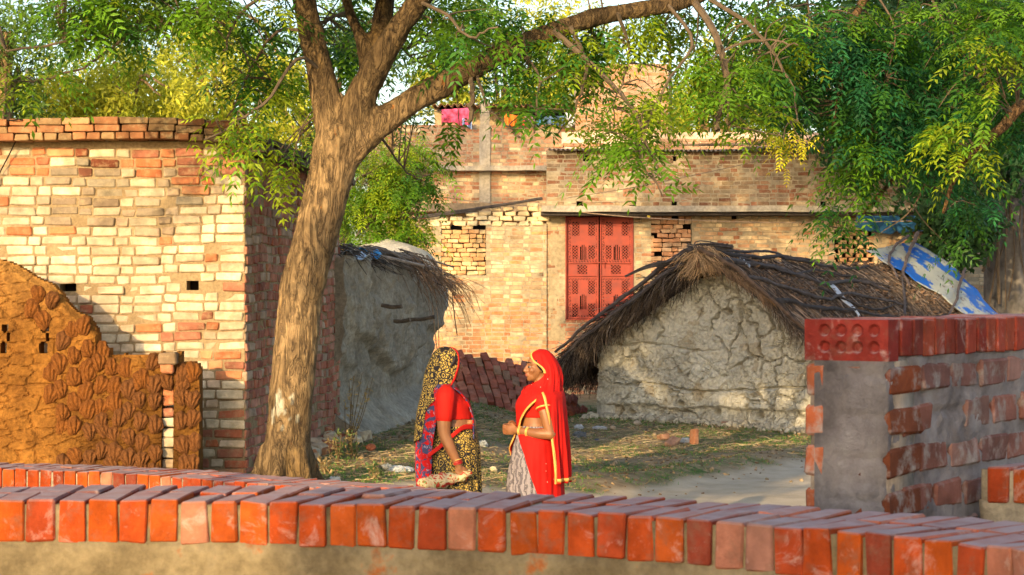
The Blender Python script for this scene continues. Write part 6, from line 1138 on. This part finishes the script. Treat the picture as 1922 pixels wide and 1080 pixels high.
# the bundle in her hand
M = Mt('bundle_cloth', .85, .2); n = M.noise(16, 3, .6, None, .8); c = M.ramp(n, [(.40, (.42, .03, .02)), (.44, (.50, .36, .20)), (.54, (.58, .46, .28)), (.57, (.12, .24, .05)), (.61, (.50, .05, .03))], 'LINEAR'); M.base(c); M.bump(M.noise(30, 3), .5, .012)
mb = MB(); q = spline([(.160, -.200, .665, .020), (.125, -.222, .650, .032), (.092, -.235, .635, .028), (.02, -.245, .625, .042), (-.05, -.245, .610, .055), (-.13, -.24, .595, .052), (-.19, -.23, .590, .028), (-.215, -.22, .590, .008)], 40)
tube(mb, q[:, :3], q[:, 3] * (1 + .10 * np.sin(np.arange(40) * 1.3)), 22, wob=0); v = mb.v[0]; mb.v[0] = v + .010 * np.stack([vn(v * 26, 1), vn(v * 26, 2), vn(v * 26, 3)], 1); rebase(mb, (0, 0, 0)); o = mb.build('cloth_bundle', M.m, None, True); o.location = (wx, 15.2, 0); tag(o, 'cream, red and green cloth bundle in the hand of the left woman', 'bundle')

# --- woman on the right, seen from her left side, hands clasped in front
wx2 = (1015 - 961) / FPX * 15.2
W2 = thing('person', 'woman on the right in a gold-edged red veil and grey skirt, hands clasped', 'person', (wx2, 15.2, 0), R(180))
prof2 = [(.74, .02, .14, .165), (.85, .02, .140, .17), (.94, .025, .120, .145), (1.0, .03, .112, .130), (1.07, .03, .112, .130), (1.15, .02, .105, .145), (1.20, .0, .085, .150), (1.235, -.005, .06, .11), (1.26, -.0, .05, .06), (1.31, .0, .045, .045)]
hc2 = (.020, 0, 1.400); sh2 = [(.0, .150, 1.185), (-.03, .185, 1.08), (-.068, .200, .935)]; fa2 = [(-.068, .200, .935), (.03, .175, .940), (.165, .085, .955)]; shm = [(.0, -.150, 1.185), (-.03, -.185, 1.08), (-.055, -.200, .945)]; fam = [(-.055, -.200, .945), (.05, -.16, .955), (.165, -.055, .965)]
T, Rz = body(W2, prof2, hc2, R(14), [(sh2, [.048, .043, .036]), (fa2, [.038, .037, .026]), (shm, [.048, .043, .036]), (fam, [.038, .036, .026])], [((.17, .080, .955), (1, -.45, .03), (.45, 1, .1), (0, 0, 1), .62, .95), ((.17, -.052, .970), (1, .45, -.05), (.35, -1, .1), (0, 0, 1), .75, .95)], sit=.985)
face_bits(T, Rz, W2)
mb = MB(); rings(mb, prof2, grow=.010, z0=1.045, z1=1.245); ball(mb, (.087, .065, 1.108), .064); ball(mb, (.087, -.065, 1.108), .064)
for sy in (-1, 1): cap(mb, [(0, .125 * sy, 1.19), (-.006, .155 * sy, 1.175), (-.018, .172 * sy, 1.125)], [.056, .058, .053], n=8)
o = mb.build('blouse', M_blouse, W2, True); remesh(o, .009, 4); o.data.polygons.foreach_set('use_smooth', [True] * len(o.data.polygons))
mb = MB(); torus(mb, (-.020, .174, 1.122), .053, .007, (-.2, .35, -1)); mb.build('gold_cuff', M_gold, W2, True)
mb = MB(); shell(mb, [(.985, .03, 0, .125, .142, 0, 360), (.93, .035, 0, .140, .160, 0, 360), (.80, .04, 0, .160, .18, 0, 360), (.6, .045, 0, .185, .19, 0, 360), (.3, .045, 0, .20, .21, 0, 360), (.04, .045, 0, .22, .23, 0, 360)], 70, 150, .010, 19, .005, seed=13); mb.build('skirt', M_grey, W2, True)
mb = MB(); G = shell(mb, [(.975, .03, 0, .135, .155, 20, 200), (.93, .034, 0, .152, .172, 34, 205), (.80, .034, 0, .172, .192, 58, 215), (.65, .032, 0, .187, .20, 76, 220), (.5, .03, 0, .195, .205, 92, 225), (.36, .03, 0, .20, .21, 104, 230)], 60, 80, .005, 11, .006, seed=15); mb.build('red_wrap', M_red, W2, True)
hood2 = [(1.530, .005, 0, .018, .018, -80, 262), (1.522, .003, 0, .050, .045, -64, 300), (1.50, .0, 0, .080, .072, -30 + 60, 322), (1.46, -.006, 0, .104, .090, 48, 316), (1.40, -.016, 0, .116, .098, 88, 290), (1.345, -.020, 0, .122, .108, 84, 290), (1.30, -.020, 0, .126, .115, 62, 300), (1.26, -.02, 0, .132, .130, 38, 318)]
mb = MB(); G = shell(mb, [(1.530, -.0, 0, .018, .018, 20, 340), (1.520, -.0, 0, .052, .048, 22, 338), (1.495, -.0, 0, .082, .074, 26, 334), (1.45, -.012, 0, .106, .092, 50, 312), (1.40, -.028, 0, .116, .100, 78, 286), (1.35, -.034, 0, .121, .108, 84, 282), (1.31, -.030, 0, .126, .114, 66, 294), (1.27, -.020, 0, .135, .130, 34, 326), (1.235, -.012, 0, .145, .165, 8, 352), (1.21, -.01, 0, .150, .190, 4, 356)], 90, 130, .006, 13, .005, seed=19); hd = mb.build('veil', M_red, W2, True)
mb = MB(); ribbon(mb, G[2:48, 0], G[2:48, 4], .016, .005, ctr=(-.02, 0)); mb.build('gold_edge', M_gold, hd, True); mb = MB(); ribbon(mb, G[2:48, -1], G[2:48, -5], .016, .005, ctr=(-.02, 0)); mb.build('gold_edge', M_gold, hd, True)
# back fall of the veil (from the near shoulder round the back)
mb = MB(); G = shell(mb, [(1.235, -.015, 0, .142, .168, 84, 290), (1.20, -.015, 0, .158, .205, 90, 285), (1.12, -.01, 0, .168, .228, 98, 272), (1.0, -.01, 0, .175, .240, 107, 262), (.85, -.012, 0, .182, .240, 112, 256), (.70, -.015, 0, .188, .235, 114, 252), (.585, -.018, 0, .190, .232, 115, 250)], 90, 130, .015, 15, .006, seed=25); bf = mb.build('veil_back', M_red, W2, True)
mb = MB(); ribbon(mb, G[1:, 0], G[1:, 4], .017, .005); mb.build('gold_edge', M_gold, bf, True); mb = MB(); ribbon(mb, G[-3, :], G[-8, :], .022, .004); mb.build('gold_edge', M_gold, bf, True)
# front fall across the chest
mb = MB(); G = shell(mb, [(1.245, -.01, 0, .130, .150, -70, 92), (1.20, .0, 0, .150, .190, -75, 88), (1.14, .018, 0, .162, .185, -78, 72), (1.06, .028, 0, .150, .170, -80, 50), (.98, .034, 0, .140, .168, -70, 32), (.92, .040, 0, .152, .178, -58, 20), (.84, .045, 0, .168, .185, -50, 8), (.77, .045, 0, .176, .19, -45, -6)], 60, 60, .006, 9, .006, seed=29); ff = mb.build('veil_front', M_red, W2, True)
mb = MB(); ribbon(mb, G[4:, -1], G[4:, -4], .017, .005, ctr=(.02, 0)); mb.build('gold_edge', M_gold, ff, True)
for c, r in (((.150, .096, .953), .030), ((.095, .135, .948), .0335)): mb = MB(); torus(mb, c, r, .0038, (1, -.6, .1)); torus(mb, A(c) - A([.008, -.005, 0]), r, .003, (1, -.6, .1)); mb.build('bangles', plain('gold', (.75, .45, .12), .3, .1), W2, True)
# ---------------------------------------------------------------- ground cover, litter and weeds
def gpt(px, py):   # ground point seen at a photo position
    D = 20.0
    for _ in range(40): X = (px - 961) / FPX * D; z = float(gz(A([X]), A([D]))[0]); D = .5 * D + .5 * (CAMZ - z) * FPX / (py - HOR)
    return A([(px - 961) / FPX * D, D, float(gz(A([(px - 961) / FPX * D]), A([D]))[0])])
# grass blades
n = 85000; Y = rng.uniform(15, 33, n); X = rng.uniform(-2.4, 5.2, n) ; k = (fb2(X, Y, 1.1, 4, 21) * 1.6 + .55 + rng.normal(0, .15, n) > .2) & (path_s(X, Y) + .12 * fb2(X, Y, 2.5, 4, 9) < -.03 + rng.exponential(.05, n)) & (fb2(X, Y, 6, 3, 50) > -.05) & ~((X < -1.75) & (Y > 18)); X, Y = X[k], Y[k]; n = len(X)
mb = MB(); Pb = np.stack([X, Y, gz(X, Y) - .004], 1); dry = (rng.random(n) < .22)[:, None]
strands(mb, Pb, np.stack([rng.normal(0, .6, n), rng.normal(0, .6, n), np.ones(n)], 1), rng.uniform(.02, .06, n), rng.uniform(.0018, .004, n), np.where(dry, A([.34, .27, .12]), A([.09, .20, .035])) * rng.uniform(.6, 1.3, (n, 1)), 2, .25, .1)
M = Mt('grass_blade', .7, .2); M.base(M.col()); tag(mb.build('grass', M.m), 'short patchy green and dry grass along the sandy track', 'grass', kind='stuff')
# straw and leaf litter
mb = MB(); n = 4200; c_ = rng.integers(0, 9, n); cen = A([(.2, 26.5), (.9, 25.5), (-.6, 20.5), (-.9, 24.5), (1.4, 27.0), (1.0, 28.2), (2.5, 27.5), (3.2, 25.8), (-.9, 19.2)])[c_]; X = cen[:, 0] + rng.normal(0, .55, n); Y = cen[:, 1] + rng.normal(0, 1.0, n); k = path_s(X, Y) < .15; X, Y = X[k], Y[k]; n = len(X)
a = rng.normal(.2, .8, n); strands(mb, np.stack([X, Y, gz(X, Y) + .008], 1), np.stack([np.cos(a), np.sin(a), rng.normal(0, .12, n)], 1), rng.uniform(.04, .30, n) ** 1.3, rng.uniform(.002, .005, n), A([.42, .33, .20]) * rng.uniform(.35, 1.3, (n, 1)), 2, .02, .05)
n = 4200; X = rng.uniform(-1.6, 5, n); Y = rng.uniform(17, 30, n); k = path_s(X, Y) < rng.exponential(.25, n) - .1; X, Y = X[k], Y[k]; n = len(X); strands(mb, np.stack([X, Y, gz(X, Y) + .006], 1), rng.normal(0, 1, (n, 3)) * A([1, 1, .25]), rng.uniform(.02, .05, n), rng.uniform(.006, .013, n), np.where((rng.random(n) < .6)[:, None], A([.36, .24, .12]), A([.16, .10, .06])) * rng.uniform(.6, 1.4, (n, 1)), 1)
M = Mt('litter', .9, .1); M.base(M.col()); tag(mb.build('leaf_litter', M.m), 'dry straw and fallen leaves scattered over the earth', 'litter', kind='stuff')
# pebbles and clods
mb = MB(); n = 900; X = rng.uniform(-1.8, 4.8, n); Y = rng.uniform(17, 31, n); k = (path_s(X, Y) < .0) | (rng.random(n) < .12); X, Y = X[k], Y[k]; n = len(X); r = rng.exponential(.010, n) + .006; r = np.minimum(r, .03)
U = norm(rng.normal(0, 1, (n, 3))); V_ = norm(np.cross(U, rng.normal(0, 1, (n, 3)))); boxes(mb, np.stack([X, Y, gz(X, Y) + r * .3], 1), U, V_, np.cross(U, V_), np.stack([r, r * rng.uniform(.6, 1, n), r * rng.uniform(.5, .9, n)], 1), r * .35, A([.22, .17, .115]) * rng.uniform(.6, 1.4, (n, 1)), .002)
M = Mt('pebble', .95, .1); M.base(M.col()); tag(mb.build('gravel', M.m), 'small clods and pebbles on the earth', 'gravel', kind='stuff')
# rubble along the foot of the hut
mb = MB(); n = 700; u = rng.uniform(-.1, UR + .1, n); w = np.abs(rng.normal(0, .16, n)) + .02; q = GP(u, w, 0 * u); q[:, 2] = gz(q[:, 0], q[:, 1]) + .02; r = rng.exponential(.014, n) + .01; r = np.minimum(r, .06); U = norm(rng.normal(0, 1, (n, 3))); V_ = norm(np.cross(U, rng.normal(0, 1, (n, 3)))); boxes(mb, q, U, V_, np.cross(U, V_), np.stack([r, r * .8, r * .6], 1), r * .35, A([.42, .38, .30]) * rng.uniform(.6, 1.3, (n, 1)), .003); tag(mb.build('rubble', M.m), 'crumbled mud clods along the foot of the hut gable', 'rubble', kind='stuff')
# bricks and stones one can pick out
def stone(px, py, h, c, lab, name='stone', cat='stone', sh=(1, .8, .7), mat=None, seed=0):
    p = gpt(px, py); mb = MB(); ball(mb, (0, 0, h * .8), A(sh) * h, (1, 1, 1), 20, 14, disp=lambda X: .22 * fbm(X * 1.6, 3, seed) + .08 * fbm(X * 5, 2, seed)); o = mb.build(name, mat or plain(name + '_stuff', c, .95, .3, 18, .4), None, False); o.location = p; o.rotation_euler = (0, 0, rng.uniform(0, 3)); return tag(o, lab, cat)
def brickobj(px, py, lab, c=(.50, .20, .11), tilt=(0, 0, .4), hz=.037):
    p = gpt(px, py); mb = MB(); box(mb, (0, 0, 0), (.10, .055, .036), c, .012, jit=.006); o = mb.build('brick', M_oldbrick); o.location = p + A([0, 0, hz]); o.rotation_euler = tilt; return tag(o, lab, 'brick')
brickobj(1303, 834, 'broken red brick standing on end in front of the hut gable', (.55, .24, .13), (0, R(90), .6), .09); brickobj(1262, 838, 'greyish red brick slab tilted among the litter beside the upright brick', (.42, .24, .17), (R(25), R(-20), .9), .05); brickobj(1245, 826, 'small brick end lying left of the upright brick', (.40, .22, .15), (0, .1, 1.9)); brickobj(1370, 800, 'weathered brick half buried close to the hut wall', (.42, .25, .18), (.2, 0, .2), .02)
stone(1196, 800, .05, (.40, .33, .26), 'grey clod lying left of centre under the hut gable', seed=2); stone(1150, 808, .045, (.38, .30, .22), 'clod at the left foot of the hut', seed=3); stone(696, 848, .05, (.50, .16, .08), 'reddish stone on the slope below the mud house', seed=4); stone(1398, 792, .04, (.52, .46, .38), 'pale stone at the foot of the hut right of centre', seed=5)
def bag(px, py, w, h, c, lab, seed, rough=.35):
    p = gpt(px, py); mb = MB(); ball(mb, (0, 0, h * .45), (w, w * .7, h), (1, 1, 1), 44, 26, disp=lambda X: .75 * np.abs(fbm(X * 2.6 + seed, 4, seed)) + .22 * fbm(X * 8, 2, seed) - .2)
    o = mb.build('plastic_bag', plain('bag_plastic', c, rough, .25, 10, .3, .4), None, False); o.location = p; o.rotation_euler = (0, 0, rng.uniform(0, 3)); tag(o, lab, 'plastic bag')
W_ = (.44, .47, .50)
bag(752, 886, .11, .035, W_, 'crumpled white plastic bag on the grass left of the printed skirt', 1); bag(727, 880, .06, .03, (.68, .62, .5), 'cream scrap of plastic beside the crumpled bag left of the women', 2); bag(906, 838, .075, .045, W_, 'white plastic bag just behind the woman with the bundle', 3); bag(925, 884, .05, .03, (.78, .68, .45), 'pale yellow crumpled wrapper on the grass between the women', 4)
bag(1086, 806, .08, .045, (.50, .52, .56), 'grey plastic bag among straw just right of the red veil', 5); bag(1088, 822, .09, .06, (.13, .14, .16), 'dark grey bag lying below the lighter bag right of the red veil', 6); bag(1126, 806, .12, .03, (.48, .48, .50), 'flat grey plastic strip on straw at the left corner of the hut', 7); bag(1286, 832, .09, .045, (.42, .45, .5), 'bluish plastic scrap beside the upright brick', 8)
bag(1120, 828, .045, .02, (.08, .09, .15), 'small dark blue scrap on the straw heap', 9); bag(1480, 806, .07, .02, W_, 'flat white plastic scrap near the right foot of the hut', 10); bag(1438, 800, .03, .015, W_, 'tiny white scrap left of the flat one near the hut', 11); bag(628, 905, .05, .03, (.62, .60, .55), 'small pale bag at the crumbled foot of the brick house', 12)
# weeds at the foot of the brick house
def weed(px, py, h, n, lab, dryf=.3, D=None):
    p = gpt(px, py) if D is None else P(px, py, D); T = thing('weed', lab, 'weed', tuple(p)); ms = MB(); ml = MB()
    for k in range(n):
        a = rng.uniform(0, 6.28); t = A([math.cos(a) * rng.uniform(.1, .55), math.sin(a) * rng.uniform(.1, .55), 1.]) * h * rng.uniform(.6, 1.1); q = spline([(0, 0, 0), t * .5 + rng.normal(0, .02, 3), t], 8); tube(ms, q, np.linspace(.005, .002, 8), 4, (1.6, 1.5, 1.0)); dry = rng.random() < dryf
        for j in range(12): b = q[rng.integers(2, 8)]; d = norm(rng.normal(0, 1, 3) + A([0, 0, .3])); s = norm(np.cross(d, rng.normal(0, 1, 3))); l = rng.uniform(.025, .06); ml.add(np.stack([b, b + d * l * .5 + s * l * .2, b + d * l, b + d * l * .5 - s * l * .2]), A([[0, 1, 2, 3]]), A([.45, .34, .18]) if dry else A([.14, .22, .08]) * rng.uniform(.7, 1.4))
    ms.build('stem', M_twig, T); ml.build('leaves', M_leaf2, T)
weed(634, 868, .30, 10, 'green leafy weed at the corner foot of the brick house side wall', .2); weed(662, 862, .26, 8, 'small weed right of the leafy one below the mud wall', .4); weed(655, 842, .75, 9, 'tall dry brown weed standing against the mud house wall', 1.0); weed(612, 890, .16, 7, 'short dry weed beside the base of the leaning trunk', .7); weed(700, 900, .12, 8, 'low green weed on the grass right of the trunk', .2); weed(872, 782, .16, 8, 'low weed at the foot of the brick heap behind the women', .3)
